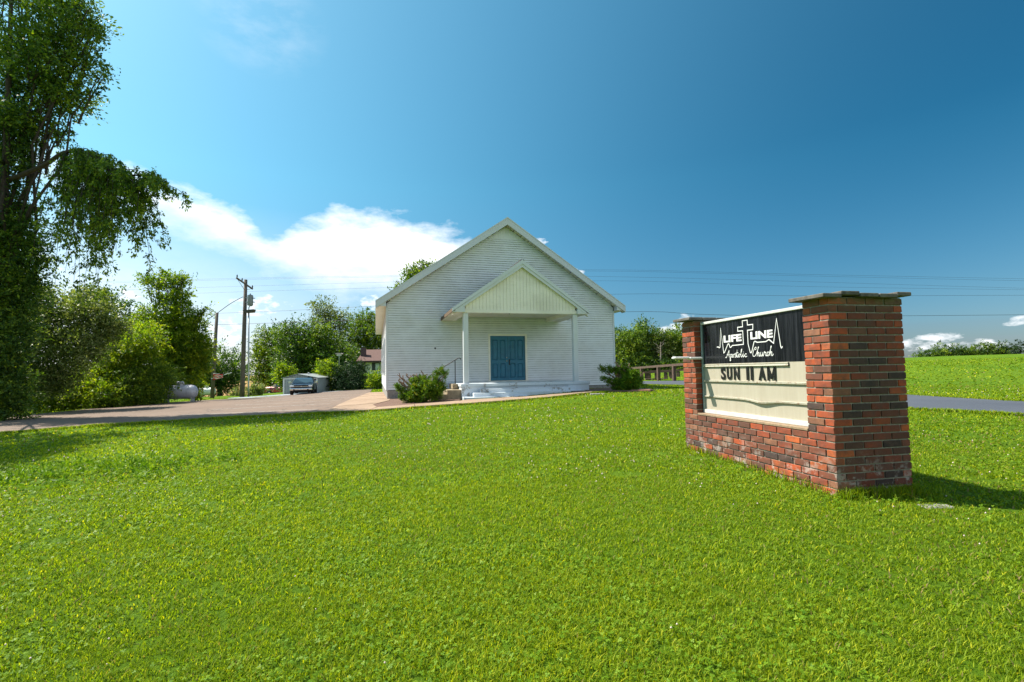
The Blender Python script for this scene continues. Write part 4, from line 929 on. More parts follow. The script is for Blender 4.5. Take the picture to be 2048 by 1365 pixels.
vis = [l for l in big if l[3] < 1.6 and l[1] > 18]
crown('crown', [l for l in big if l[1] < 16], 15000, 0.15, MAT['leaf_mid'], T0, seed=105, cl=0.25)
crown('crown', vis, 74000, 0.13, MAT['leaf_mid'], T0, seed=103, cl=0.20, per=18, shell=2.4)
ivy = [lobe(px, py, y-0.35, 0.55, 0.9) for px, py in ((10, 300), (5, 380), (20, 430), (-10, 480), (15, 520), (0, 580), (10, 640), (20, 700), (25, 760), (5, 820), (-20, 700), (-30, 780), (30, 340), (-15, 240), (35, 800), (55, 300), (45, 250), (60, 450), (70, 500), (45, 610), (55, 560), (25, 180), (40, 660))]
crown('ivy', ivy, 42000, 0.12, MAT['leaf_dark'], T0, seed=104, cl=0.25, shell=2.2)
# reaching limb with its curtain of hanging twigs
lp = [W(-40, 420, 20.2), W(0, 370, 20), W(40, 352, 19.8), W(90, 330, 19.5), W(125, 307, 19.3), W(160, 302, 19.1), W(195, 320, 18.9), W(240, 345, 18.7), W(290, 370, 18.5)]
o0 = T0.location
mb = MB(); lp2 = smooth_path([p-o0 for p in lp], 4); mb.tube(lp2, [0.12*(1-0.85*i/(len(lp2)-1)) for i in range(len(lp2))], 8)
rr = random.Random(5); hang = []
for i in range(105):
    t = rr.uniform(0.50, 1.0); a = lp2[int(t*(len(lp2)-1))]
    far_ = 6.0 if t < 0.80 else (4.2 if t < 0.9 else 2.4)
    L_ = far_*rr.uniform(0.25, 1.0)**0.8; dx = rr.uniform(-0.5, 0.9); P = []; dy_ = rr.uniform(-1.2, 1.2)
    if rr.random() < 0.16: dx = rr.uniform(0.5, 1.3); L_ *= 0.3
    for k_ in range(7):
        s_ = k_/6; P.append(a+Vector((dx*math.sin(s_*1.5), dy_*s_, 0.25*math.sin(s_*2.4)-L_*s_**1.4)))
    mb.tube(P, [0.020*(1-0.75*k_/6) for k_ in range(7)], 5); Q = smooth_path(P, 2)
    for q in Q[3:]:
        if rr.random() < 0.8: hang.append((q.x+o0.x, q.y+o0.y, q.z+o0.z, 0.13, 0.22, 0.20))
mb.build('limb', MAT['bark'], T0, True)
crown('hanging_foliage', hang, 34000, 0.12, MAT['leaf_mid'], T0, seed=9, cl=0.085, per=12, droop=0.7, shell=3, flat=1.2, wid=0.42)

y = 25.0
tree('willow_tree', 'dusty olive leaved tree billowing over the hedge beside the big tree', 'tree', None, -22.6, 25.2,
     [lobe(60, 600, y, 1.1), lobe(130, 620, y, 1.15), lobe(185, 625, y, 0.9), lobe(205, 670, y+0.4, 0.8), lobe(110, 680, y-0.6, 1.2), lobe(165, 700, y-0.6, 0.9), lobe(70, 700, y, 1.1), lobe(40, 740, y, 1.0), lobe(120, 745, y, 0.9), lobe(15, 560, y, 1.0), lobe(-60, 640, y, 1.8), lobe(180, 595, y+1, 0.7), lobe(100, 770, y, 0.8), lobe(230, 650, y+0.5, 0.6), lobe(60, 650, y, 1.1)],
     64000, 0.13, MAT['leaf_olive'], trunk=False, seed=12, cl=0.28, flat=0.45)
y = 36
tree('broadleaf_tree', 'rounded dark green tree showing above the olive tree', 'tree', None, -28.6, 36, [lobe(205, 600, y, 1.3), lobe(175, 620, y, 1.5), lobe(235, 640, y, 1.4), lobe(255, 690, y, 1.6), lobe(220, 720, y, 1.8), lobe(170, 700, y, 1.8)], 15000, 0.19, MAT['leaf_dark'], seed=13, cl=0.4)
# small spruce tip
sp_ = thing('spruce_tree', 'small pointed spruce tip rising behind the hedge', 'tree', (W(257, 700, 38).x, 38, gz(W(257, 700, 38).x, 38)))
zt = W(253, 612, 38).z-sp_.location.z; mb = MB(); mb.tube([(0, 0, -0.2), (0, 0, zt)], [0.14, 0.01], 6); mb.build('trunk', MAT['bark'], sp_)
sl_ = []
for k_ in range(70):
    h = zt*(0.25+0.75*k_/70); r_ = 0.06+(zt-h)*0.34; a = k_*2.4; sl_.append((sp_.location.x+math.cos(a)*r_*0.6, 38+math.sin(a)*r_*0.6, sp_.location.z+h-r_*0.2, r_*0.5, r_*0.5, 0.10))
crown('crown', sl_, 6000, 0.16, MAT['leaf_ever'], sp_, seed=4, cl=0.10, per=10, droop=0.3, wid=0.22)
y = 33
tree('vine_covered_tree', 'bright yellow green tree with windblown top standing over the gas tank', 'tree', None, -22.9, 33.2,
     [lobe(345, 562, y, 0.62), lobe(315, 568, y, 0.5), lobe(292, 560, y, 0.34), lobe(328, 545, y, 0.28), lobe(368, 560, y, 0.4), lobe(355, 598, y, 0.85), lobe(325, 600, y, 0.5), lobe(368, 640, y, 1.1), lobe(338, 645, y, 0.9), lobe(318, 690, y, 1.3), lobe(365, 700, y, 1.5), lobe(392, 702, y, 0.85), lobe(330, 735, y, 1.1), lobe(380, 738, y, 1.0), lobe(290, 652, y, 0.9), lobe(302, 622, y, 0.55), lobe(384, 668, y, 0.9), lobe(400, 692, y, 0.55), lobe(398, 724, y, 0.6), lobe(345, 768, y, 0.6), lobe(400, 628, y, 0.2), lobe(414, 616, y, 0.2), lobe(392, 650, y, 0.5)],
     50000, 0.15, MAT['leaf_bright'], r0=0.2, seed=21, cl=0.26)
y = 29
tree('hedge_bush', 'sprawling sunlit yellow green bush between the big tree and the gas tank', 'bush', None, -21.9, 29,
     [lobe(250, 715, y, 1.2), lobe(290, 690, y, 1.0), lobe(222, 750, y, 1.1), lobe(180, 775, y-1, 0.95), lobe(120, 800, y-1.5, 0.7), lobe(75, 815, y-3, 0.4), lobe(145, 812, y-2, 0.5), lobe(215, 790, y-1.5, 0.9), lobe(165, 760, y, 0.9), lobe(120, 780, y, 0.8), lobe(255, 665, y+2, 0.8), lobe(90, 790, y-2, 0.8), lobe(60, 800, y-3, 0.5), lobe(150, 785, y-1.5, 0.8), lobe(105, 765, y, 0.8), lobe(278, 668, y+1, 0.6), lobe(300, 662, y+1.5, 0.6), lobe(262, 690, y+0.5, 0.5), lobe(236, 706, y, 0.4), lobe(205, 735, y-0.4, 0.4), lobe(176, 752, y-0.6, 0.4), lobe(140, 775, y-1.2, 0.35)],
     60000, 0.125, MAT['leaf_bright'], trunk=False, seed=22, cl=0.22)
tree('hedge_bush', 'dense dark green bush crowding the left end of the gas tank', 'bush', None, -21.0, 28.6,
     [lobe(262, 775, y-0.6, 1.2), lobe(300, 770, y, 1.2), lobe(235, 800, y-1.6, 0.8), lobe(290, 800, y-0.8, 0.75), lobe(318, 750, y+0.6, 0.8), lobe(200, 812, y-2, 0.45), lobe(335, 765, y+2.0, 0.9)],
     36000, 0.115, MAT['leaf_mid'], trunk=False, seed=23, cl=0.22)
tree('sapling', 'loose bright green sapling right of the gas tank', 'bush', None, W(392, 790, 34).x, 34.5,
     [lobe(378, 755, 34.5, 0.6), lobe(395, 775, 34.5, 0.35), lobe(372, 780, 34.5, 0.5), lobe(388, 795, 34, 0.3), lobe(362, 740, 34.5, 0.5)], 4200, 0.13, MAT['leaf_bright'], r0=0.04, seed=24, cl=0.16)
y = 62
tree('shade_tree', 'dark spreading tree behind the two poles', 'tree', None, W(440, 790, 62).x, 62,
     [lobe(440, 722, y, 2.6), lobe(410, 740, y, 2.6), lobe(462, 745, y, 2.0), lobe(430, 762, y, 2.3), lobe(455, 765, y, 1.5), lobe(400, 770, y, 2.0), lobe(385, 740, y, 2.2), lobe(475, 742, y, 0.9)], 17000, 0.27, MAT['leaf_dark'], r0=0.4, seed=25, cl=0.5)
# wood behind the shed
y = 72
tree('woodland_tree', 'leftmost leafy tree of the wood behind the red pickup', 'tree', 'trees of the wood behind the shed', W(548, 780, 90).x, 90, [lobe(548, 690, 90, 3.2), lobe(530, 720, 90, 2.8), lobe(560, 730, 90, 3.6), lobe(535, 752, 90, 2.4), lobe(570, 760, 90, 2.8), lobe(545, 765, 90, 2.0), lobe(525, 670, 90, 1.4), lobe(520, 700, 90, 1.2)], 22000, 0.36, MAT['leaf_mid'], r0=0.35, seed=31, cl=0.55)
tree('woodland_tree', 'broad crowned tree of the wood directly above the shed', 'tree', 'trees of the wood behind the shed', W(600, 780, y).x, y-3, [lobe(590, 672, y, 2.8), lobe(572, 662, y, 1.8), lobe(615, 690, y, 3.0), lobe(590, 715, y, 3.2), lobe(615, 740, y, 3.2), lobe(585, 755, y, 2.6), lobe(610, 770, y, 2.2)], 24000, 0.30, MAT['leaf_dark'], r0=0.35, seed=32, cl=0.55)
tree('woodland_tree', 'yellow green rounded tree of the wood left of the airy tree', 'tree', 'trees of the wood behind the shed', W(640, 780, y).x, y-1, [lobe(637, 660, y, 1.6), lobe(640, 685, y, 2.5), lobe(625, 705, y, 2.4), lobe(650, 720, y, 3.0), lobe(645, 750, y, 3.0), lobe(640, 775, y, 2.4)], 19000, 0.29, MAT['leaf_mid'], r0=0.3, seed=33, cl=0.5)
tree('airy_tree', 'tall thin crowned pale tree rising above the wood behind the shed', 'tree', None, W(660, 780, 80).x, 80,
     [lobe(650, 615, 80, 1.9), lobe(632, 612, 80, 1.3), lobe(665, 640, 80, 2.4), lobe(645, 645, 80, 1.8), lobe(682, 640, 80, 1.8), lobe(690, 660, 80, 1.5), lobe(655, 675, 80, 2.6), lobe(680, 690, 80, 2.6), lobe(670, 720, 80, 3.2), lobe(640, 630, 80, 1.3)], 11500, 0.30, MAT['leaf_olive'], r0=0.4, seed=34, cl=0.5, per=12)
tree('maple_tree', 'full green maple tree behind the brown roofed house', 'tree', None, W(728, 780, 78).x, 78,
     [lobe(727, 640, 78, 1.8), lobe(718, 632, 78, 1.0), lobe(738, 636, 78, 1.2), lobe(748, 650, 78, 2.0), lobe(712, 665, 78, 2.3), lobe(740, 675, 78, 3.2), lobe(765, 680, 78, 3.0), lobe(705, 700, 78, 2.6), lobe(735, 715, 78, 3.4), lobe(765, 720, 78, 3.4), lobe(700, 740, 78, 3.0), lobe(735, 755, 78, 3.2), lobe(790, 660, 78, 3.2)], 30000, 0.30, MAT['leaf_mid'], r0=0.45, seed=35, cl=0.5)
tree('woodland_tree', 'shadowy tree of the wood left of the house chimney', 'tree', 'trees of the wood behind the shed', W(685, 780, y).x, y, [lobe(680, 720, y, 3.2), lobe(700, 750, y, 3.0), lobe(670, 755, y, 3.2), lobe(690, 775, y, 2.4)], 16000, 0.30, MAT['leaf_dark'], r0=0.3, seed=36, cl=0.55)
tree('sapling', 'bright yellow green sapling beside the left corner of the metal shed', 'bush', None, W(574, 790, 57).x, 57, [lobe(566, 745, 57, 0.75), lobe(580, 749, 57, 0.7), lobe(573, 760, 57, 0.8), lobe(561, 733, 57, 0.4), lobe(583, 735, 57, 0.3), lobe(556, 750, 57, 0.4)], 4500, 0.22, MAT['leaf_bright'], r0=0.1, seed=37, cl=0.28)
tree('scrub', 'reddish green scrub between the utility pole and the red pickup', 'bush', None, W(520, 790, 54).x, 54, [lobe(505, 783, 54, 0.7), lobe(520, 780, 54, 0.6), lobe(512, 788, 54, 0.6), lobe(475, 787, 56, 0.7)], 5000, 0.16, MAT['leaf_olive'], trunk=False, seed=38, cl=0.2)
y = 58
tree('garden_shrub', 'tall bright green shrub right of the metal shed', 'bush', None, W(660, 780, y).x, y, [lobe(657, 735, y, 1.2), lobe(648, 750, y, 1.0), lobe(665, 755, y, 1.4), lobe(652, 772, y, 1.2), lobe(668, 740, y, 0.7)], 10000, 0.19, MAT['leaf_bright'], trunk=False, seed=41, cl=0.3)
tree('evergreen_shrub', 'large dark spreading evergreen with a flung out branch in front of the house', 'bush', None, W(700, 780, y).x, y-1, [lobe(690, 745, y, 1.2), lobe(712, 742, y, 1.2), lobe(700, 760, y-1, 2.0), lobe(725, 765, y-1, 1.2), lobe(680, 765, y-1, 1.4), lobe(700, 775, y-1.5, 1.4), lobe(728, 740, y, 0.4, 0.3), lobe(720, 732, y, 0.6), lobe(729, 730, y, 0.35, 0.2)], 15000, 0.20, MAT['leaf_ever'], trunk=False, seed=42, cl=0.3, wid=0.3)
tree('garden_shrub', 'round light green shrub against the white house wall', 'bush', None, W(753, 775, 56).x, 56, [lobe(753, 758, 56, 1.0), lobe(747, 768, 56, 0.8), lobe(762, 766, 56, 0.7)], 6500, 0.16, MAT['leaf_bright'], trunk=False, seed=43, cl=0.2)
# behind the church
tree('broadleaf_tree', 'tree whose leafy top shows over the left slope of the church roof', 'tree', None, -7.5, 42, [lobe(825, 552, 42, 0.9), lobe(838, 545, 42, 0.8), lobe(815, 575, 42, 1.0), lobe(850, 545, 42, 0.9), lobe(862, 528, 42, 0.35), lobe(791, 571, 42, 0.25), lobe(840, 590, 42, 2.2), lobe(870, 600, 42, 2.6), lobe(900, 560, 42, 1.8)], 15000, 0.20, MAT['leaf_mid'], r0=0.3, seed=44, cl=0.28)
# right wood
y = 95
RG = 'trees of the wood right of the church'
def rt_(label, bx, lobes_, n_, m_, sd, cat='tree', name='woodland_tree', **kw):
    tree(name, label, cat, RG, W(bx, 745, y).x, y, lobes_, n_, 0.36, MAT[m_], r0=0.4, seed=sd, cl=0.6, **kw)
rt_('dark wood tree touching the church right corner', 1243, [lobe(1243, 675, y, 2.6), lobe(1235, 690, y, 3), lobe(1250, 705, y, 3.4), lobe(1240, 735, y, 4), lobe(1225, 700, y, 4)], 13000, 'leaf_dark', 51)
rt_('tallest round headed tree of the right wood', 1286, [lobe(1288, 665, y, 2.6), lobe(1278, 675, y, 2.4), lobe(1298, 680, y, 2.8), lobe(1283, 695, y, 3.6), lobe(1290, 715, y, 4), lobe(1280, 735, y, 3.6)], 17000, 'leaf_dark', 52)
rt_('light green tree in front of the tallest right wood tree', 1262, [lobe(1262, 680, y-3, 2.4), lobe(1264, 700, y-3, 2.6), lobe(1260, 720, y-3, 2.8), lobe(1268, 735, y-3, 2.8), lobe(1272, 712, y-4, 2.2)], 13000, 'leaf_mid', 53)
rt_('olive topped tree of the right wood beside the bare trunk', 1322, [lobe(1318, 678, y, 2.2), lobe(1326, 680, y, 2.0), lobe(1312, 700, y, 3.0), lobe(1328, 705, y, 3), lobe(1318, 725, y, 3.4), lobe(1330, 740, y, 3)], 13000, 'leaf_olive', 54)
rt_('yellow green tree of the right wood just left of the sign pillar', 1352, [lobe(1358, 672, y, 2.6), lobe(1345, 680, y, 2.0), lobe(1352, 695, y, 3), lobe(1362, 715, y, 3.4), lobe(1345, 730, y, 3.2), lobe(1380, 690, y, 3)], 15000, 'leaf_mid', 55)
rt_('low dark undergrowth tree at the foot of the right wood', 1300, [lobe(1240, 742, y-5, 2.4), lobe(1262, 745, y-5, 2.2), lobe(1284, 744, y-5, 2.4), lobe(1306, 742, y-5, 2.4), lobe(1328, 740, y-5, 2.4), lobe(1350, 742, y-5, 2.4), lobe(1372, 740, y-5, 2.4)], 15000, 'leaf_dark', 56, name='undergrowth', cat='bush')
bt = thing('bare_trunk', 'thin pale dead trunk standing in the right wood', 'tree', (W(1322, 745, 90).x, 90, gz(W(1322, 745, 90).x, 90)))
tp = W(1321, 684, 90)-bt.location; mb = MB(); mb.tube([(0, 0, -0.3), (tp.x*0.4, 0, tp.z*0.5), (tp.x, 0, tp.z)], [0.16, 0.12, 0.03], 7)
for a in range(13): h = rr.uniform(0.45, 0.95); s_ = rr.choice((-1, 1)); q_ = rr.uniform(0.3, 1.1); mb.tube([(tp.x*h, 0, tp.z*h), (tp.x*h+s_*q_*0.6, rr.uniform(-0.5, 0.5), tp.z*h+q_*0.35), (tp.x*h+s_*q_*rr.uniform(0.8, 1.3), rr.uniform(-0.8, 0.8), tp.z*h+q_*rr.uniform(0.5, 1.3))], [0.035, 0.02, 0.006], 5)
mb.build('trunk', simple('pale_dead_bark', (0.34, 0.30, 0.26), 0.9), bt)
# small far trees along the crest of the field
for i, (px, py, r_, m_, lab) in enumerate(((1848, 708, 1.5, 'leaf_dark', 'small round tree nearest the sign on the field crest'), (1877, 703, 1.8, 'leaf_mid', 'bushy tree on the field crest left of the forked one'), (1884, 700, 1.6, 'leaf_dark', 'broad tree on the field crest'), (1907, 699, 1.6, 'leaf_dark', 'forked upright tree on the field crest'), (1925, 706, 1.2, 'leaf_dark', 'low tree in the dip of the field crest'),
        (1942, 703, 1.3, 'leaf_mid', 'pale low tree on the field crest'), (1960, 697, 1.7, 'leaf_dark', 'tall narrow tree on the field crest'), (1978, 700, 1.7, 'leaf_mid', 'olive tree on the field crest right of the tall narrow one'), (1996, 694, 1.5, 'leaf_dark', 'tallest tree on the field crest'), (2016, 699, 1.9, 'leaf_ever', 'grey green tree on the field crest'), (2040, 697, 1.9, 'leaf_ever', 'tree on the field crest at the right edge'), (2062, 697, 2.0, 'leaf_dark', None))):
    if lab is None: continue
    yy = 108.0; w = W(px, py, yy); zt_ = gz(w.x, yy)
    tree('crest_tree', lab, 'tree', 'trees along the field crest', w.x, yy, [(w.x, yy, w.z, r_, r_, r_*0.8), (w.x+r_*0.7, yy, w.z-r_*0.7, r_, r_, r_*0.7), (w.x-r_*0.7, yy, w.z-r_*0.8, r_, r_, r_*0.7), (w.x, yy, w.z-r_*1.3, r_*1.2, r_, r_*0.8)], 3200, 0.30, MAT[m_], r0=0.2, seed=60+i, cl=0.34, z=min(zt_, w.z-2*r_))
# a far tree line beyond the tan field on the left, one mass
far = []
rr = random.Random(77)
for i in range(70):
    px = -200+i*19; w = W(px, 757+rr.uniform(-5, 3), 190); far.append((w.x, 190+rr.uniform(-6, 6), w.z-2.5, 4.5, 4, rr.uniform(3, 5)))
q, f, t = leaves(far, 26000, 0.9, cl=1.3, seed=78)
tag(link('far_tree_line', np_mesh('far_tree_line', q, f, MAT['leaf_dark'], t)), 'distant dark tree line beyond the tan field', 'wood', None, 'stuff')

# the two cut back yews
def yew(name, label, bx, by, sprays, stubs, n, seed, group='yews beside the porch'):
    z = gz(bx, by)+0.03; t = thing(name, label, 'bush', (bx, by, z), 0, group); rr = random.Random(seed)
    L = [(s_[0], s_[1], s_[2], s_[3], s_[3], s_[3]*0.9) for s_ in sprays]
    crown('foliage', L, n, 0.068, MAT['yew'], t, seed=seed, cl=0.05, per=18, wid=0.28, shell=2.2, flat=1.1)
    mb = MB()
    for s_ in sprays:
        e_ = Vector((s_[0]-bx, s_[1]-by, s_[2]-z)); P = limb_path((rr.uniform(-0.1, 0.1), rr.uniform(-0.1, 0.1), -0.05), e_, rr, 4, 0.2); mb.tube(P, [0.034*(1-0.7*i/(len(P)-1)) for i in range(len(P))], 6)
    mb.build('stem', MAT['twig'], t)
    mb = MB()
    for (px, py, yy) in stubs:
        e_ = W(px, py, yy)-t.location; P = limb_path((rr.uniform(-0.15, 0.15), rr.uniform(-0.1, 0.1), 0.1), e_, rr, 4, 0.12); mb.tube(P, [0.042*(1-0.45*i/(len(P)-1)) for i in range(len(P))], 6)
        for k_ in range(3):
            s_ = P[-1-(k_ % 2)]; mb.tube([s_, s_+Vector((rr.uniform(-0.14, 0.14), rr.uniform(-0.1, 0.1), rr.uniform(0.03, 0.14)))], [0.020, 0.012], 5)
    mb.build('cut_branch', MAT['twig'], t)
    return t
yy = 18.2
yew('yew_shrub', 'left yew with bare cut branches beside the side steps', W(842, 800, yy).x, yy,
    [(*W(px, py, yy+dy), r_) for px, py, dy, r_ in ((797, 773, 0, .10), (803, 782, 0, .12), (830, 765, -.1, .17), (848, 762, 0, .17), (835, 775, -.3, .18), (858, 770, -.2, .2), (870, 762, 0, .18), (880, 768, .1, .15), (884, 775, 0, .13), (873, 782, -.2, .2), (850, 785, -.35, .22), (828, 788, -.3, .2), (812, 790, -.1, .16), (862, 792, -.2, .2), (840, 797, -.2, .2), (820, 797, 0, .15), (882, 740, .1, .09), (876, 746, .1, .11), (888, 750, .1, .13), (894, 745, .1, .06), (806, 795, .1, .12), (872, 790, .3, .2), (838, 757, .1, .1))],
    [(px, py, yy) for px, py in ((800, 754), (797, 762), (806, 758), (813, 752), (818, 757), (808, 768), (846, 747), (848, 752), (828, 756), (833, 753), (822, 765), (803, 770), (840, 758))], 24000, 5)
yy = 18.9
yew('yew_shrub', 'right yew leaning away from the church corner', W(1248, 780, yy).x, yy,
    [(*W(px, py, yy+dy), r_) for px, py, dy, r_ in ((1202, 737, 0, .08), (1210, 741, 0, .10), (1216, 736, 0, .09), (1222, 742, 0, .1), (1208, 759, 0, .08), (1218, 762, 0, .12), (1230, 766, 0, .17), (1232, 740, 0, .12), (1240, 748, .1, .15), (1250, 742, 0, .14), (1256, 738, .1, .10), (1262, 748, -.1, .18), (1255, 757, -.2, .22), (1270, 752, 0, .18), (1276, 760, 0, .14), (1266, 766, -.2, .2), (1245, 768, -.2, .22), (1235, 776, 0, .16), (1255, 777, -.1, .18), (1268, 776, 0, .13), (1277, 765, 0, .1))],
    [(px, py, yy) for px, py in ((1235, 728), (1238, 733), (1256, 735), (1252, 745), (1284, 752), (1265, 740), (1240, 758), (1276, 748), (1228, 738))], 22000, 6)

# ------------------------------------------------------------------ grass
def on_lawn(x, y):
    ok = np.ones(len(x), bool)
    for P in PAVED: ok &= ~in_poly(x, y, P)
    # church footprint and sign footprint
    dx, dy = x+5.314, y-21.10; c, s_ = math.cos(R(15.25)), math.sin(R(15.25)); u = dx*c+dy*s_; v = -dx*s_+dy*c
    ok &= ~((u > -0.02) & (u < 10.6) & (v > 0) & (v < 15.6)); ok &= ~((u > 2.6) & (u < 7.8) & (v > -3.95) & (v < 0))
    dx, dy = x-D0.x, y-D0.y; a = SG_ANG-math.pi/2; c, s_ = math.cos(a), math.sin(a); u = dx*c+dy*s_; v = -dx*s_+dy*c
    ok &= ~((u > 0) & (u < LEN) & (v > 0) & (v < THK))
    return ok
def scatter(r0, r1, dens, half=62, seed=0, thin=None):
    """points on the lawn in the sector the viewer looks over"""
    g = np.random.default_rng(seed); n_ = int(dens*math.radians(half)*(r1*r1-r0*r0))
    r = np.sqrt(g.random(n_)*(r1*r1-r0*r0)+r0*r0); a = g.uniform(-math.radians(half), math.radians(half), n_)
    x, y = r*np.sin(a), r*np.cos(a); k_ = on_lawn(x, y)
    if thin is not None: k_ &= (fieldn(x, y, thin, 0.9)+fieldn(x, y, thin*2.7, 2.3)*0.8+g.normal(0, 0.35, len(x))) > -0.62
    return x[k_], y[k_]
def fieldn(x, y, f, ph=0.0):
    return (np.sin(x*f+1.3*np.sin(y*f*0.7+ph)+ph)+np.sin(y*f*1.1+1.7*np.sin(x*f*0.6-ph)+2*ph)+np.sin((x+y)*f*0.45+ph*3))/3
def blades(x, y, h, w, seed, lean=0.8, seg=2):
    g = np.random.default_rng(seed); n_ = len(x); z = terr(x, y)-0.006
    patch = fieldn(x, y, 0.55, 0.4)*0.5+fieldn(x, y, 1.9, 1.9)*0.45+fieldn(x, y, 5.3, 0.9)*0.35
    hh = h*g.uniform(0.55, 1.25, n_)*(1+0.35*patch); a = g.uniform(0, 2*np.pi, n_); ln = hh*lean*g.uniform(0.2, 1.5, n_)
    lx, ly = np.cos(a)*ln, np.sin(a)*ln; b = a+np.pi/2+g.normal(0, 0.5, n_); wx, wy = np.cos(b)*w/2, np.sin(b)*w/2
    base = np.stack([x, y, z], 1); wv = np.stack([wx, wy, np.zeros(n_)], 1); midp = base+np.stack([lx*0.35, ly*0.35, hh*0.6], 1); tip = base+np.stack([lx, ly, hh*0.92], 1)
    co = np.stack([base-wv, base+wv, midp+wv*0.8, midp-wv*0.8, tip], 1).reshape(-1, 3); o = np.arange(n_)*5
    f = np.concatenate([np.stack([o, o+1, o+2], 1), np.stack([o, o+2, o+3], 1), np.stack([o+3, o+2, o+4], 1)])
    t = np.clip(0.45+0.20*patch+g.normal(0, 0.24, n_), 0, 0.95); yl = g.random(n_) < 0.012; t[yl] = 1.0
    return co, f, np.tile(t, 3)
parts_ = []
for (r0, r1, dens, h, w) in ((1.0, 3.2, 15500, 0.027, 0.0044), (3.2, 5.5, 6200, 0.030, 0.0070), (5.5, 9, 2100, 0.034, 0.012), (9, 15, 600, 0.038, 0.021), (15, 27, 130, 0.048, 0.040), (27, 60, 16, 0.06, 0.08)):
    x, y_ = scatter(r0, r1, dens*1.15, 60, int(r0*10), 26.0 if r0 < 5 else 9.0); parts_.append(blades(x, y_, h, w, int(r0*10)+1))
off = 0; C_ = []; F_ = []; T_ = []
for c_, f, t in parts_: C_.append(c_); F_.append(f+off); T_.append(t); off += len(c_)
tag(link('grass', np_mesh('grass', np.concatenate(C_), np.concatenate(F_), MAT['grass'], np.concatenate(T_))), 'short mown green grass blades covering the lawn', 'grass', None, 'stuff')
# clover leaves and broad weeds low in the grass
def clover(x, y, s, seed):
    g = np.random.default_rng(seed); n_ = len(x); z = terr(x, y)+g.uniform(0.012, 0.042, n_); C0 = np.stack([x, y, z], 1); cs = []; 
    a0 = g.uniform(0, 6.28, n_); sz = s*g.uniform(0.6, 1.3, n_); tl = g.normal(0, 0.35, (n_, 2))
    for k_ in range(3):
        a = a0+k_*2.094; e = np.stack([np.cos(a), np.sin(a)], 1); p = np.stack([-e[:, 1], e[:, 0]], 1)
        def P3(u_, v_):
            q = e*u_[:, None]+p*v_[:, None]; return C0+np.concatenate([q, (q*tl).sum(1)[:, None]], 1)
        o_ = np.zeros(n_); cs.append(np.stack([P3(o_, o_), P3(sz*0.6, sz*0.48), P3(sz, o_), P3(sz*0.6, -sz*0.48)], 1))
    co = np.concatenate(cs).reshape(-1, 3); f = np.arange(len(co)).reshape(-1, 4)
    t = np.tile(np.clip(0.5+g.normal(0, 0.22, n_), 0, 1), 3); return co, f, t
cl_ = []
for (r0, r1, dens, s_) in ((1.0, 4.0, 1700, 0.009), (4.0, 8.0, 520, 0.013), (8, 16, 110, 0.022)):
    x, y_ = scatter(r0, r1, dens, 60, 300+int(r0)); m_ = fieldn(x, y_, 1.7, 2.2)+fieldn(x, y_, 5.1, 0.7)*0.7+np.random.default_rng(5).normal(0, 0.25, len(x)) > 0.05; cl_.append(clover(x[m_], y_[m_], s_, 7+int(r0)))
off = 0; C_ = []; F_ = []; T_ = []
for c_, f, t in cl_: C_.append(c_); F_.append(f+off); T_.append(t); off += len(c_)
tag(link('clover', np_mesh('clover', np.concatenate(C_), np.concatenate(F_), MAT['weed'], np.concatenate(T_))), 'patches of low three leaved clover in the lawn', 'clover', None, 'stuff')
# clover heads
g = np.random.default_rng(91); fx_ = []; 
for (r0, r1, dens, s_) in ((1.2, 5, 6.0, 0.006), (5, 11, 9.0, 0.0095), (11, 24, 2.6, 0.017)):
    x, y_ = scatter(r0, r1, dens, 58, 500+int(r0)); m_ = fieldn(x, y_, 0.9, 1.1)+fieldn(x, y_, 2.3, 0.3)*0.6 > -0.1; x, y_ = x[m_], y_[m_]; z = terr(x, y_)+g.uniform(0.03, 0.055, len(x)); ss = s_*g.uniform(0.6, 1.2, len(x))
    base = np.stack([x, y_, z], 1)[:, None, :]; oc = np.array([(1, 0, 0), (-1, 0, 0), (0, 1, 0), (0, -1, 0), (0, 0, 1), (0, 0, -1)], float)[None]*ss[:, None, None]
    fx_.append((base+oc).reshape(-1, 3))
co = np.concatenate(fx_); n_ = len(co)//6; tri = np.array([(0, 2, 4), (2, 1, 4), (1, 3, 4), (3, 0, 4), (2, 0, 5), (1, 2, 5), (3, 1, 5), (0, 3, 5)])
tag(link('clover_flowers', np_mesh('clover_flowers', co, (np.arange(n_)[:, None, None]*6+tri[None]).reshape(-1, 3), MAT['flower'])), 'small whitish clover heads dotted over the lawn', 'flowers', None, 'stuff')
# coarse tufts left standing round the foot of the sign, and weedy clumps at the far left
tx = []; ty = []; g = np.random.default_rng(17); a = SG_ANG-math.pi/2
def sgw(u, v): return D0.x+math.cos(a)*u-math.sin(a)*v, D0.y+math.sin(a)*u+math.cos(a)*v
for _ in range(1500):
    s_ = g.random()
    if s_ < 0.55: u, v = LEN+abs(g.normal(0, 0.05))+0.005, g.uniform(-0.02, THK+0.05)
    elif s_ < 0.85: u, v = g.uniform(0, LEN), -abs(g.normal(0, 0.03))-0.004
    else: u, v = LEN+abs(g.normal(0, 0.12)), g.uniform(THK*0.4, THK+0.2)
    p = sgw(u, v); tx.append(p[0]); ty.append(p[1])
def fringe(P, n_, spread, close=False):
    for _ in range(n_):
        i = g.integers(0, len(P)-(0 if close else 1)); p0_, p1_ = P[i], P[(i+1) % len(P)]; t_ = g.random(); nx_, ny_ = p1_[1]-p0_[1], p0_[0]-p1_[0]; L_ = math.hypot(nx_, ny_)+1e-6; o_ = g.normal(0, spread)
        ex.append(p0_[0]+(p1_[0]-p0_[0])*t_+nx_/L_*o_); ey.append(p0_[1]+(p1_[1]-p0_[1])*t_+ny_/L_*o_)
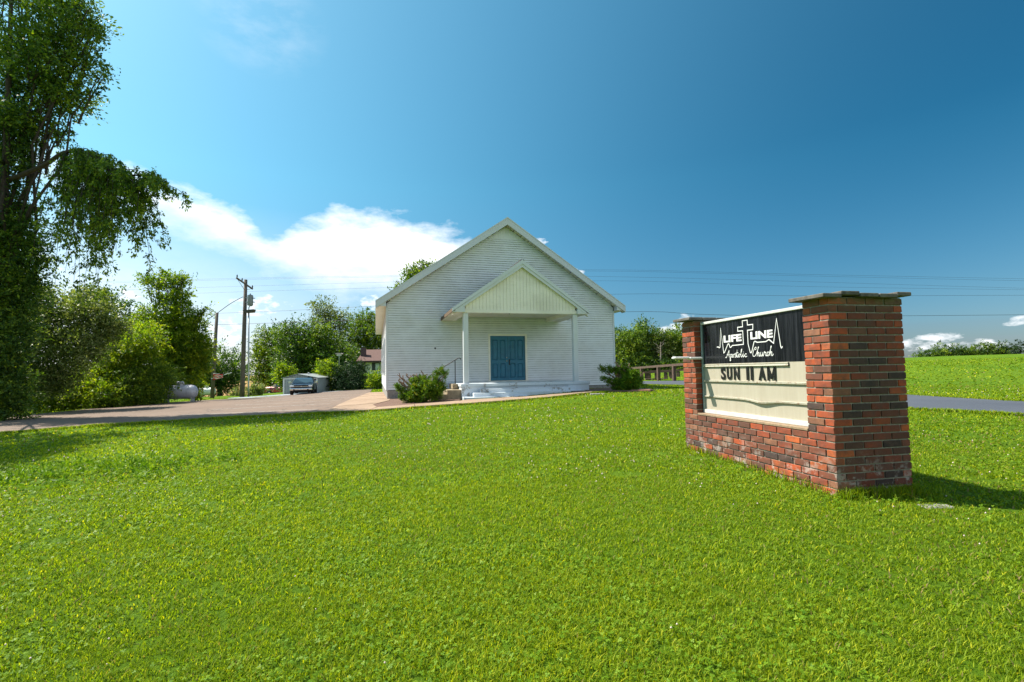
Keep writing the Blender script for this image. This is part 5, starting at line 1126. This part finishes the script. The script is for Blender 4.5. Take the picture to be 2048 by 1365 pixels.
c_, f, t = blades(np.array(tx), np.array(ty), 0.105, 0.006, 19, 0.7)
ex, ey = [], []
fringe([(-24, 11.6), (-20, 12.4), (-14.97, 14.7), (-13.0, 15.8), (-10.3, 16.6), (-7.7, 16.62), (-6.13, 16.4)], 9000, 0.10); fringe([(-6.13, 16.36), (-5.2, 16.1), (-3.95, 16.05), (-1.75, 16.42), (1.3, 16.8), (2.75, 17.5), (3.4, 18.0)], 5200, 0.06)
fringe([(14, 6.0), (11.2, 7.6), (9.54, 9.42), (8.54, 11.2), (8.3, 14), (8.45, 18), (8.7, 23), (8.3, 25.8), (6.8, 27.0)], 9000, 0.08); fringe([(17, 9.0), (14.2, 10.6), (12.8, 12.6), (12.5, 15.7), (12.6, 20), (12.6, 28)], 6000, 0.10); fringe([(-22.2, 24.8), (-23.6, 33.8), (-25.9, 43), (-23.5, 44.9), (-21.3, 46)], 2500, 0.25)
ce, fe, te = blades(np.array(ex), np.array(ey), 0.085, 0.022, 23, 0.8)
tag(link('verge_grass', np_mesh('verge_grass', ce, fe, MAT['grass'], te)), 'ragged taller grass creeping over the pavement edges', 'grass', None, 'stuff')
tag(link('uncut_grass', np_mesh('uncut_grass', c_, f, MAT['grass'], t)), 'longer uncut grass at the foot of the brick sign', 'grass', None, 'stuff')
c1, f1, t1 = leaves([(x_, y_, gz(x_, y_)+0.05, 0.3, 0.3, 0.05) for x_, y_ in [(-6.6+g.uniform(-1.3, 2.2), 7.3+g.uniform(-0.9, 1.3)) for _ in range(26)]], 3200, 0.075, cl=0.06, per=12, seed=31, wid=0.28)
tag(link('broadleaf_weeds', np_mesh('broadleaf_weeds', c1, f1, MAT['weed'], t1)), 'pale coarse weeds in the grass at the left', 'weeds', None, 'stuff')
# ------------------------------------------------------------------ propane tanks
def tank(label, c, L_, r_, rz, mat_, group, dome=True):
    t = thing('propane_tank', label, 'tank', c, rz, group); zc = r_+0.22
    prof = [(0.0, -L_/2)]+[(r_*math.sin(a), -L_/2+r_*0.75*(1-math.cos(a))) for a in np.linspace(0.2, math.pi/2, 6)]+[(r_*math.sin(a), L_/2-r_*0.75*(1-math.cos(a))) for a in np.linspace(math.pi/2, 0.2, 6)]+[(0.0, L_/2)]
    MB().lathe(prof, 28, 'x', (0, 0, zc)).build('tank_body', mat_, t, True)
    mb = MB()
    for x in (-L_*0.28, L_*0.28):
        mb.lathe([(r_+0.001, x-0.012), (r_+0.012, x-0.010), (r_+0.012, x+0.010), (r_+0.001, x+0.012)], 28, 'x', (0, 0, zc))
    mb.build('weld_band', mat_, t)
    if dome: MB().lathe([(0.20, zc+r_-0.03), (0.20, zc+r_+0.14), (0.215, zc+r_+0.145), (0.20, zc+r_+0.20), (0.10, zc+r_+0.23), (0, zc+r_+0.235)], 18, 'z').build('valve_dome', mat_, t, True)
    for x in (-L_*0.36, L_*0.36):
        MB().prism([(-0.28, 0), (0.28, 0), (0.22, 0.36), (-0.22, 0.36)], 'x', x-0.03, x+0.03).build('leg', MAT['galv'], t)
    return t
w = W(360, 803, 30.5); tank('silver propane tank tucked under the dark bush at the lot edge', (w.x, 30.5, gz(w.x, 30.5)), 1.9, 0.42, R(14), MAT['tank'], 'propane tanks')
w = W(413, 794, 55); tk = tank('small white propane tank with a red end beyond the lot', (w.x, 55, gz(w.x, 55)), 1.9, 0.42, R(5), MAT['white'], 'propane tanks')
MB().lathe([(0, -0.97), (0.25, -0.945), (0.36, -0.88), (0.41, -0.80)], 20, 'x', (0, 0, 0.64)).build('red_end_cap', MAT['rust_red'], tk, True)

# ------------------------------------------------------------------ poles, wires
yp = 50.2; w = W(484, 795, yp); zb = gz(w.x, yp); tp = W(491.5, 560, yp)
P1 = thing('utility_pole', 'tall wooden utility pole with crossarm and grey transformer', 'utility pole', (w.x, yp, zb)); h = tp.z-zb; dx = tp.x-w.x
MB().tube([(0, 0, -0.5), (dx*0.5, 0, h*0.5), (dx, 0, h)], [0.23, 0.20, 0.155], 12).build('pole', MAT['pole_wood'], P1, True)
arm = MB(); m4 = Matrix.Translation((dx, -0.2, h-0.42)) @ Matrix.Rotation(R(68), 4, 'Z') @ Matrix.Rotation(R(24), 4, 'Y'); arm.bevbox(-1.05, 1.05, -0.06, 0.06, -0.07, 0.07, 0.01, mat=m4); arm.tube([(dx, -0.15, h-1.1), m4 @ Vector((0.9, 0, -0.05))], 0.02, 6); arm.tube([(dx, -0.15, h-1.1), m4 @ Vector((-0.9, 0, -0.05))], 0.02, 6)
ar = arm.build('crossarm', MAT['pole_wood'], P1)
for x in (-0.98, -0.35, 0.98):
    q = m4 @ Vector((x, 0, 0.07)); MB().lathe([(0.02, 0), (0.06, 0.04), (0.045, 0.10), (0.075, 0.14), (0.05, 0.22), (0.03, 0.30), (0, 0.32)], 10, 'z', q).build('insulator', MAT['wire'], ar, True)
q = Vector((dx*0.8+0.58, -0.1, h-2.65))
tr = MB(); tr.lathe([(0, 0), (0.24, 0.0), (0.27, 0.05), (0.27, 0.98), (0.24, 1.05), (0.05, 1.12), (0.05, 1.22), (0, 1.22)], 18, 'z', q); tr = tr.build('transformer', simple('grey_transformer_paint', (0.22, 0.25, 0.26), 0.5), P1, True)
mb = MB(); mb.box(q.x-0.45, q.x-0.2, q.y-0.05, q.y+0.05, q.z+0.75, q.z+0.83); mb.box(q.x-0.45, q.x-0.2, q.y-0.05, q.y+0.05, q.z+0.30, q.z+0.38); mb.build('bracket', MAT['galv'], tr)
for dz in (0.35, 0.75): MB().tube([(q.x+0.24, q.y, q.z+dz), (q.x+0.5, q.y-0.05, q.z+dz-0.03)], [0.05, 0.03], 8).build('bushing', MAT['wire'], tr)
w2 = W(497, 790, 50.0); zb2 = gz(w2.x, 50.0); t2 = W(497.5, 622, 50.0)
LP = thing('light_pole', 'thin grey metal pole carrying a yard floodlight beside the utility pole', 'lamp post', (w2.x, 50.0, zb2))
MB().tube([(0, 0, -0.3), (t2.x-w2.x, 0, t2.z-zb2)], [0.085, 0.07], 10).build('pole', MAT['galv'], LP, True)
hd = Vector((t2.x-w2.x, 0, t2.z-zb2)); mb = MB(); mb.prism([(-0.50, 0.02), (0.62, 0.12), (0.52, -0.18), (-0.20, -0.22)], 'y', -0.28, 0.22); m_ = mb.build('floodlight', simple('dark_bronze_lamp', (0.05, 0.045, 0.03), 0.4), LP); m_.location = hd
mb = MB(); mb.tube(smooth_path([(0, 0, 0), (0.02, 0, 0.35), (0.15, 0, 0.5), (0.3, 0, 0.48)], 4), 0.05, 8); m_ = mb.build('photocell_arm', MAT['galv'], LP); m_.location = hd
y2 = 50.4; w = W(424, 797, y2); zb = gz(w.x, y2); tp = W(434, 626, y2)
P2 = thing('utility_pole', 'short leaning wooden pole with a red and white banner', 'utility pole', (w.x, y2, zb))
MB().tube([(0, 0, -0.4), (tp.x-w.x, 0, tp.z-zb)], [0.19, 0.14], 12).build('pole', MAT['pole_wood'], P2, True)
# banner on an arm
b0 = W(426, 751, 50.1)-P2.location; b1 = W(463, 748, 50.1)-P2.location
BN = thing('wind_banner', 'red and white banner streaming from a grey staff on the short pole', 'banner', (P2.location.x+b0.x, P2.location.y-0.1, P2.location.z+b0.z))
MB().tube([(-0.2, -0.15, -0.35), (b1.x-b0.x, -0.15, b1.z-b0.z+0.12)], 0.03, 8).build('staff', MAT['galv'], BN)
k = M_('red_and_white_cloth'); sxx = k.n('ShaderNodeSeparateXYZ'); k.l(k.obj(), sxx.inputs[0]); wv = k.math('SINE', k.math('MULTIPLY', k.math('ADD', sxx.outputs[2], k.math('MULTIPLY', k.noise(3, 2, 0.5, vec=k.obj()), 0.25)), 26.0)); k.base(k.ramp(k.math('ADD', k.math('MULTIPLY', wv, 0.5), 0.5), [(0.62, (0.62, 0.015, 0.012)), (0.70, (0.78, 0.70, 0.66))])); k.rough(0.8)
mb = MB(); P = []
for i in range(15):
    x = 0.0+i*0.07; o_ = 0.10*math.sin(i*0.9)
    P += [(x, -0.18+o_, 0.22-0.14*i/14+0.02*math.sin(i)), (x, -0.16+o_*0.6, -0.12+0.02*math.sin(i*1.3)), (x, -0.17+o_*0.3, -0.48+0.22*i/14)]
mb.add(P, [(i*3+j, i*3+3+j, i*3+4+j, i*3+1+j) for i in range(14) for j in range(2)]); mb.build('cloth', k.m, BN, True)
WG = 'power lines over the church'
wires = [('uppermost power line above the church roof', [(-150, 573), (484, 557), (800, 551), (1175, 540), (1600, 549), (2048, 558), (2500, 566)], 0.008), ('power line running just under the uppermost one', [(-150, 576), (484, 559.5), (800, 553.5), (1175, 542.5), (1600, 552), (2048, 562), (2500, 570)], 0.008),
         ('second power line down carried by the crossarm', [(-150, 592), (484, 573), (800, 564), (1175, 553), (2048, 577), (2500, 588)], 0.008), ('third power line down crossing the pillar cap height', [(-150, 606), (484, 584), (800, 575), (1205, 562), (1590, 573), (2048, 580), (2500, 584)], 0.008),
         ('fourth cable from the short pole passing behind the sign cap', [(-150, 640), (437, 627), (760, 612), (1218, 589), (1590, 592), (2048, 591), (2500, 589)], 0.011), ('lowest thick cable passing behind the sign', [(-150, 668), (437, 650), (700, 641), (1240, 624), (1400, 629), (1590, 633), (2048, 630), (2500, 624)], 0.017)]
for lab, pts_, r_ in wires:
    P = [W(px, py, 50.4) for px, py in pts_]; o = MB().tube(smooth_path(P, 5), r_, 5).build('power_line', MAT['wire']); tag(o, lab, 'cable', WG)
o = MB().tube(smooth_path([W(486, 594, 50.2), W(462, 607, 50.3), W(434, 627, 50.4), W(415, 640, 50.6), W(390, 656, 51)], 5), 0.03, 6).build('service_cable', MAT['wire']); tag(o, 'thick service cable sloping between the two wooden poles', 'cable')
# support for the tank and a bird house on a pole by the house
w = W(678, 780, 60); bh = thing('bird_house', 'white bird house on a thin pole above the shrubs', 'bird house', (w.x, 60, gz(w.x, 60))); tp = W(676, 712, 60).z-bh.location.z
MB().tube([(0, 0, -0.2), (0, 0, tp)], 0.045, 8).build('pole', MAT['galv'], bh)
MB().box(-0.22, 0.22, -0.2, 0.2, tp, tp+0.22).build('box', MAT['white'], bh); MB().prism([(-0.42, tp+0.20), (0.42, tp+0.20), (0.30, tp+0.32), (-0.30, tp+0.32)], 'y', -0.28, 0.28).build('roof', simple('pale_pink_roof', (0.6, 0.48, 0.46), 0.7), bh)

# ------------------------------------------------------------------ metal shed
ys = 52.5; wl_ = W(566, 793, ys); wr_ = W(633, 786, ys); gs = thing('metal_shed', 'pale green grey metal shed with a low gabled roof behind the pickup', 'shed', (wl_.x, ys, gz(wl_.x, ys)), R(4))
sw = wr_.x-wl_.x; se = W(566, 757, ys).z-gs.location.z; spk = W(593, 749, ys).z-gs.location.z; sd = 6.0; apx = sw*0.43
k = M_('corrugated_metal'); k.base(k.ramp(k.noise(2.5, 5, 0.6), [(0.3, (0.26, 0.30, 0.29)), (0.7, (0.34, 0.38, 0.37))])); k.rough(0.5); k.b.inputs['Metallic'].default_value = 0.2
ribs = k.math('SINE', k.math('MULTIPLY', k.n('ShaderNodeSeparateXYZ').outputs[0], 1.0)); mcorr = k.m
def corr(x0, x1, z0, z1fn, y, nm='wall_panel'):
    n_ = int((x1-x0)/0.18)+1
    for i in range(n_):
        a = x0+(x1-x0)*i/n_; b = x0+(x1-x0)*(i+1)/n_-0.02
        MB().prism([(a, z0), (b, z0), (b, z1fn(b)), (a, z1fn(a))], 'y', y-0.02, y+0.02).build(nm, mcorr, gs)
zt_ = lambda x: se+(spk-se)*(x/apx if x < apx else (sw-x)/(sw-apx))
corr(0.08, sw*0.72, -0.3, lambda x: zt_(x)-0.03, 0.0)
MB().prism([(sw*0.72, -0.3), (sw-0.06, -0.3), (sw-0.06, se-0.05), (sw*0.72, zt_(sw*0.72)-0.03)], 'y', 0.6, 0.64).build('pink_panel', simple('pinkish_grey_panel', (0.40, 0.33, 0.31), 0.7), gs, label='pinkish grey inner panel at the right')
MB().box(0, 0.13, -0.05, 0.05, -0.3, se).build('corner_post', MAT['white'], gs); MB().box(sw-0.12, sw, -0.05, 0.05, -0.3, se).build('corner_post', MAT['white'], gs); MB().box(0.131, sw-0.121, -0.05, -0.022, se-0.12, se-0.01).build('header', MAT['white'], gs)
for a, b in ((-0.15, apx), (apx, sw+0.15)):
    za = se-0.03 if a < 0 else spk; zb_ = spk if a < 0 else se-0.03
    MB().prism([(a, za), (b, zb_), (b, zb_+0.05), (a, za+0.05)], 'y', -0.18, sd).build('roof_sheet', simple('grey_metal_roof', (0.36, 0.38, 0.38), 0.45, metal=0.4), gs)
for x in (0.0, sw-0.04): MB().box(x, x+0.04, 0.06, sd, -0.3, se-0.04).build('side_wall', mcorr, gs)
MB().box(0.05, sw-0.05, sd-0.05, sd, -0.3, se-0.05).build('rear_wall', mcorr, gs)
vp = W(619, 748, ys+2)-gs.location; MB().lathe([(0.05, vp.z-0.9), (0.05, vp.z), (0.10, vp.z+0.02), (0.10, vp.z+0.12), (0, vp.z+0.16)], 10, 'z', (vp.x, 2.0, 0)).build('vent_pipe', MAT['galv'], gs)

# ------------------------------------------------------------------ pickups (length along local y, nose at -y)
def wheel(par, x, y, r_, w_=0.26):
    s_ = 1 if x > 0 else -1
    t = MB().lathe([(r_*0.62, -w_/2), (r_*0.93, -w_/2), (r_, -w_/2+0.04), (r_, w_/2-0.04), (r_*0.93, w_/2), (r_*0.62, w_/2)], 22, 'x', (x, y, r_)).build('tyre', MAT['tyre'], par, True)
    mb = MB(); mb.lathe([(0, w_/2*s_*0.9), (r_*0.25, w_/2*s_*0.85), (r_*0.55, w_/2*s_*0.55), (r_*0.63, w_/2*s_*0.95), (r_*0.63, -w_/2*s_)], 22, 'x', (x, y, r_)); mb.build('rim', MAT['chrome'], t, True)
MAT['tyre'] = simple('tyre_rubber', (0.015, 0.015, 0.016), 0.85); MAT['chrome'] = simple('chrome', (0.75, 0.77, 0.80), 0.12, metal=1.0, var=0.03)
def carpaint(name, c):
    k = M_(name); k.base(c); k.rough(0.25); k.b.inputs['Coat Weight'].default_value = 1.0; k.b.inputs['Coat Roughness'].default_value = 0.05; k.b.inputs['Metallic'].default_value = 0.3; return k.m
MAT['truck_navy'] = carpaint('dark_blue_truck_paint', (0.012, 0.022, 0.060)); MAT['truck_red'] = carpaint('dark_red_truck_paint', (0.20, 0.008, 0.015))
k = M_('windscreen'); k.base((0.03, 0.06, 0.08)); k.rough(0.04); k.b.inputs['Specular IOR Level'].default_value = 0.9; MAT['windscreen'] = k.m
MAT['lampglass'] = simple('headlight_glass', (0.8, 0.82, 0.85), 0.08, var=0.02); MAT['taillamp'] = simple('tail_lamp_red', (0.5, 0.01, 0.01), 0.15)
def loft(mb, rings, closed=True):
    o = len(mb.v); n_ = len(rings[0]); mb.v += [tuple(p) for r_ in rings for p in r_]
    for i in range(len(rings)-1):
        for j in range(n_): mb.f.append((o+i*n_+j, o+i*n_+(j+1) % n_, o+(i+1)*n_+(j+1) % n_, o+(i+1)*n_+j)); mb.mi.append(0)
    mb.f.append(tuple(o+j for j in range(n_))); mb.f.append(tuple(o+(len(rings)-1)*n_+j for j in range(n_))); mb.mi += [0, 0]
def pickup(label, loc, rz, paint, group, sail=False):
    t = thing('pickup_truck', label, 'pickup truck', loc, rz, group)
    def sec(y, hw, z0, z1, sh=0.10):
        return [(-hw, y, z0), (-hw*1.0, y, (z0+z1)/2), (-hw+0.02, y, z1-sh), (-hw+sh+0.02, y, z1), (hw-sh-0.02, y, z1), (hw-0.02, y, z1-sh), (hw, y, (z0+z1)/2), (hw, y, z0)]
    mb = MB(); loft(mb, [sec(-2.85, 0.90, 0.62, 1.08, 0.08), sec(-2.75, 0.96, 0.52, 1.16), sec(-2.2, 1.0, 0.50, 1.22), sec(-1.45, 1.0, 0.50, 1.26), sec(0.8, 1.0, 0.50, 1.27), sec(2.6, 1.0, 0.52, 1.29), sec(2.85, 0.97, 0.58, 1.27)])
    mb.build('body', paint, t)
    cab = MB(); loft(cab, [[(-0.95, -1.40, 1.25), (0.95, -1.40, 1.25), (0.95, 0.85, 1.27), (-0.95, 0.85, 1.27)], [(-0.90, -1.15, 1.45), (0.90, -1.15, 1.45), (0.90, 0.80, 1.45), (-0.90, 0.80, 1.45)], [(-0.76, -0.55, 1.84), (0.76, -0.55, 1.84), (0.76, 0.62, 1.84), (-0.76, 0.62, 1.84)], [(-0.66, -0.35, 1.89), (0.66, -0.35, 1.89), (0.66, 0.5, 1.89), (-0.66, 0.5, 1.89)]])
    cab.build('cab', paint, t)
    mb = MB(); mb.add([(-0.86, -1.335, 1.33), (0.86, -1.335, 1.33), (0.72, -0.62, 1.82), (-0.72, -0.62, 1.82), (-0.86, -1.30, 1.31), (0.86, -1.30, 1.31), (0.72, -0.58, 1.80), (-0.72, -0.58, 1.80)], [(0, 1, 2, 3), (4, 7, 6, 5), (0, 4, 5, 1), (1, 5, 6, 2), (2, 6, 7, 3), (3, 7, 4, 0)]); mb.build('windscreen', MAT['windscreen'], t)
    for s_ in (-1, 1):
        for (ya, yb, yc, yd) in ((-1.02, -0.18, -0.18, -0.50), (-0.10, 0.72, 0.60, -0.10)):
            x0, x1 = s_*0.955, s_*0.80; q = [(x0*0.985, ya, 1.34), (x0*0.985, yb, 1.34), (x1, yc, 1.79), (x1, yd, 1.79)]
            MB().add(q+[(p[0]-s_*0.03, p[1], p[2]) for p in q], [(0, 1, 2, 3), (4, 7, 6, 5), (0, 4, 5, 1), (1, 5, 6, 2), (2, 6, 7, 3), (3, 7, 4, 0)]).build('side_window', MAT['windscreen'], t)
        mb = MB(); mb.bevbox(s_*1.19-0.10, s_*1.19+0.10, -1.12, -1.0, 1.30, 1.55, 0.02); mb.box(min(s_*0.97, s_*1.1), max(s_*0.97, s_*1.1), -1.08, -1.03, 1.34, 1.40); mb.build('mirror', MAT['chrome'], t)
        MB().bevbox(s_*0.80-0.17, s_*0.80+0.17, -2.90, -2.76, 0.90, 1.08, 0.02).build('headlight', MAT['lampglass'], t)
        MB().bevbox(s_*0.90-0.09, s_*0.90+0.09, 2.80, 2.90, 0.95, 1.24, 0.02).build('tail_lamp', MAT['taillamp'], t)
        for y_ in (-1.9, 1.75):
            MB().lathe([(0.47, s_*0.80), (0.47, s_*1.008), (0, s_*1.008)], 20, 'x', (0, y_, 0.45)).build('wheel_arch', MAT['tyre'], t); wheel(t, s_*0.90, y_, 0.40)
    gr = MB().bevbox(-0.60, 0.60, -2.93, -2.78, 0.80, 1.10, 0.02).build('grille', MAT['tyre'], t)
    MB().box(-0.62, 0.62, -2.965, -2.925, 0.925, 0.975).build('grille_bar', MAT['chrome'], gr)
    MB().lathe([(0, -2.985), (0.06, -2.975), (0.06, -2.96)], 10, 'y', (0, 0, 0.95)).build('badge', MAT['brass'], gr)
    bp = MB().bevbox(-0.97, 0.97, -3.06, -2.86, 0.52, 0.76, 0.05).build('bumper', MAT['chrome'], t)
    for x in (-0.6, 0.6): MB().lathe([(0, -3.07), (0.07, -3.068), (0.07, -3.0)], 12, 'y', (x, 0, 0.60)).build('fog_lamp', MAT['tyre'], bp)
    MB().box(-0.18, 0.18, -3.075, -3.058, 0.60, 0.70).build('number_plate', MAT['white'], bp)
    MB().bevbox(-0.95, 0.95, 2.87, 3.02, 0.52, 0.70, 0.03).build('bumper', MAT['chrome'], t)
    MB().box(-0.80, 0.80, 0.95, 2.70, 1.275, 1.300).build('bed_cover', MAT['tyre'], t)
    if sail:
        for s_ in (-1, 1):
            MB().prism([(0.65, 1.28), (1.75, 1.28), (0.70, 1.80), (0.60, 1.84)], 'x', s_*0.93-0.03, s_*0.93+0.03).build('sail_panel', MAT['galv'], t)
    MB().box(-0.80, 0.80, -2.6, 2.6, 0.30, 0.54).build('chassis', MAT['tyre'], t)
    return t
w = W(606, 790, 49.0); pickup('dark blue pickup with chrome bumper and grille parked nose out at the shed', (w.x, 49.3, gz(w.x, 49.0)+0.05), R(17), MAT['truck_navy'], 'parked pickups').scale = (1.0, 1.0, 0.82)
w = W(566, 793, 80); pickup('dark red pickup mostly hidden behind the left side of the shed', (w.x, 80, gz(w.x, 80)+0.05), R(78), MAT['truck_red'], 'parked pickups', True)

# ------------------------------------------------------------------ house
yh = 68; wl_ = W(731, 775, yh); hs = thing('house', 'white house with a brown shingled roof and chimney left of the church', 'house', (wl_.x, yh, gz(wl_.x, yh)), R(3))
ze = W(731, 722, yh).z-hs.location.z; zr = W(731, 703, yh).z-hs.location.z; Wd = 13.0
MB().box(0, Wd, 0, 8, -0.5, ze).build('wall', simple('cream_white_wall', (0.62, 0.64, 0.56), 0.7, var=0.08), hs)
kroof = simple('brown_shingles', (0.115, 0.060, 0.052), 0.9, var=0.25, scale=8)
rf = MB(); rf.prism([(-0.6, ze-0.02), (4.0, zr+0.4), (8.6, ze-0.02), (8.6, ze-0.20), (4.0, zr+0.2), (-0.6, ze-0.20)], 'x', -1.1, Wd+0.6); rf = rf.build('roof', kroof, hs)
MB().box(-1.12, Wd+0.62, -0.64, -0.60, ze-0.26, ze-0.04).build('eave_board', simple('dark_brown_board', (0.05, 0.025, 0.018), 0.7), rf)
MB().box(-0.95, -0.35, 1.2, 1.9, ze-0.1, zr+0.55).build('chimney', simple('dark_brick_chimney', (0.09, 0.055, 0.06), 0.9), rf)
wx = W(752, 735, yh).x-wl_.x; wz0 = W(752, 741, yh).z-hs.location.z; wz1 = W(752, 726, yh).z-hs.location.z
wf = MB(); dk = simple('dark_window_frame', (0.03, 0.035, 0.035), 0.5)
for a, b, c, d in ((wx-0.55, wx+0.55, wz0, wz0+0.08), (wx-0.55, wx+0.55, wz1-0.08, wz1), (wx-0.55, wx-0.10, wz0+0.08, wz1-0.08), (wx+0.47, wx+0.55, wz0+0.08, wz1-0.08)): wf.box(a, b, -0.07, -0.002, c, d)
wf = wf.build('window', dk, hs); MB().box(wx-0.099, wx+0.469, -0.04, -0.003, wz0+0.081, wz1-0.081).build('pane', simple('pale_curtained_pane', (0.45, 0.52, 0.55), 0.15), wf)
mb = MB(); mb.box(wx-1.6, wx-1.0, -0.05, -0.002, 0, 2.0); mb.build('door', simple('brown_door', (0.10, 0.06, 0.05), 0.6), hs)
# cooker grill by the shed
w = W(642, 784, 56); gl = thing('covered_barrel', 'dark blue covered barrel grill beside the bright shrub', 'grill', (w.x, 56, gz(w.x, 56)))
MB().lathe([(0, 0.95), (0.2, 0.93), (0.34, 0.80), (0.36, 0.6), (0.30, 0.35), (0.1, 0.28), (0, 0.28)], 14, 'z').build('kettle', simple('dark_blue_enamel', (0.02, 0.04, 0.09), 0.25), gl, True)
for a in range(3): MB().tube([(0.2*math.cos(a*2.1), 0.2*math.sin(a*2.1), 0.35), (0.36*math.cos(a*2.1), 0.36*math.sin(a*2.1), 0)], 0.02, 6).build('leg', MAT['wire'], gl)

# ------------------------------------------------------------------ timber rails beyond the driveway
MAT['old_timber'] = simple('old_brown_timber', (0.10, 0.065, 0.048), 0.9, var=0.4, scale=8, bump=0.5)
def rail(label, P0, P1, zrel0, zrel1, posts, pw, bh_, bd, group):
    a, b = Vector(P0), Vector(P1); rz = math.atan2(b.y-a.y, b.x-a.x); L_ = math.hypot(b.x-a.x, b.y-a.y)
    t = thing('timber_rail', label, 'rail', (a.x, a.y, 0), rz, group)
    za, zb_ = E+zrel0, E+zrel1
    MB().add([(x, y_, (za if x == 0 else zb_)-dz) for x in (0, L_) for y_ in (-bd/2, bd/2) for dz in (0, bh_)], [(0, 1, 3, 2), (4, 6, 7, 5), (0, 4, 5, 1), (2, 3, 7, 6), (0, 2, 6, 4), (1, 5, 7, 3)]).build('beam', MAT['old_timber'], t)
    for s_ in posts:
        x = s_*L_; p = a.lerp(b, s_); zg = gz(p.x, p.y); zz = za+(zb_-za)*s_-bh_
        MB().bevbox(x-pw/2, x+pw/2, -pw/2, pw/2, zg-0.15, zz-0.002, 0.02).build('post', MAT['old_timber'], t)
    return t
ya = 41.0
def q3(px, py, y_): w = W(px, py, y_); return (w.x, w.y, 0), w.z-E
p0, z0_ = q3(1262, 744.5, ya); p1, z1_ = q3(1345, 740.5, ya-1.5); rail('low timber rail on squat square posts beyond the driveway', p0, p1, z0_, z1_, (0.03, 0.38, 0.44, 0.62, 0.84, 0.97), 0.26, 0.17, 0.3, 'timber rails beyond the driveway')
p0, z0_ = q3(1248, 736.5, ya+2); p1, z1_ = q3(1392, 724.5, ya-9); rail('higher timber rail running behind the low one towards the sign', p0, p1, z0_, z1_, (0.05, 0.3, 0.55, 0.75, 0.92), 0.22, 0.16, 0.2, 'timber rails beyond the driveway')
p0, z0_ = q3(1300, 741.5, ya+3); p1, z1_ = q3(1392, 738.0, ya+1); rail('third short timber rail behind the low one', p0, p1, z0_, z1_, (0.45, 0.62, 0.78, 0.95), 0.26, 0.14, 0.3, 'timber rails beyond the driveway')
o = MB(); 
p0, z0_ = q3(1290, 755, ya-2); p1, _ = q3(1338, 753, ya-2.4); L_ = p1[0]-p0[0]
tag(MB().bevbox(0, L_, -0.12, 0.12, -0.05, 0.14, 0.02).build('ground_timber', MAT['old_timber'], None, loc=(p0[0], p0[1], gz(p0[0], p0[1]))), 'weathered timber lying on the grass before the low rail', 'timber')
# stepping block and orange edging by the right yew, flat stone by the sign
w = W(1283, 783, 17.9); tag(MB().bevbox(-0.35, 0.35, -0.10, 0.10, -0.03, 0.07, 0.02).build('edging_brick', simple('reddish_edging', (0.36, 0.17, 0.11), 0.9), None, loc=(W(1281, 783, 18.3).x, 18.3, gz(4.6, 18.3))), 'reddish edging block in the grass right of the right yew', 'block')
tag(MB().bevbox(-0.12, 0.12, -0.06, 0.06, -0.03, 0.004, 0.008).build('paving_stone', MAT['block'], None, loc=(3.42, 4.14, gz(3.42, 4.14)+0.004)), 'flat grey stone in the grass at the foot of the sign', 'stone')
tag(MB().bevbox(-0.25, 0.25, -0.10, 0.10, -0.03, 0.02, 0.012).build('splash_block', MAT['block'], None, loc=(2.9, 17.2, gz(2.9, 17.2)+0.01)), 'pale flat stone in the shaded grass right of the porch steps', 'stone')
scene.cycles.use_denoising = True
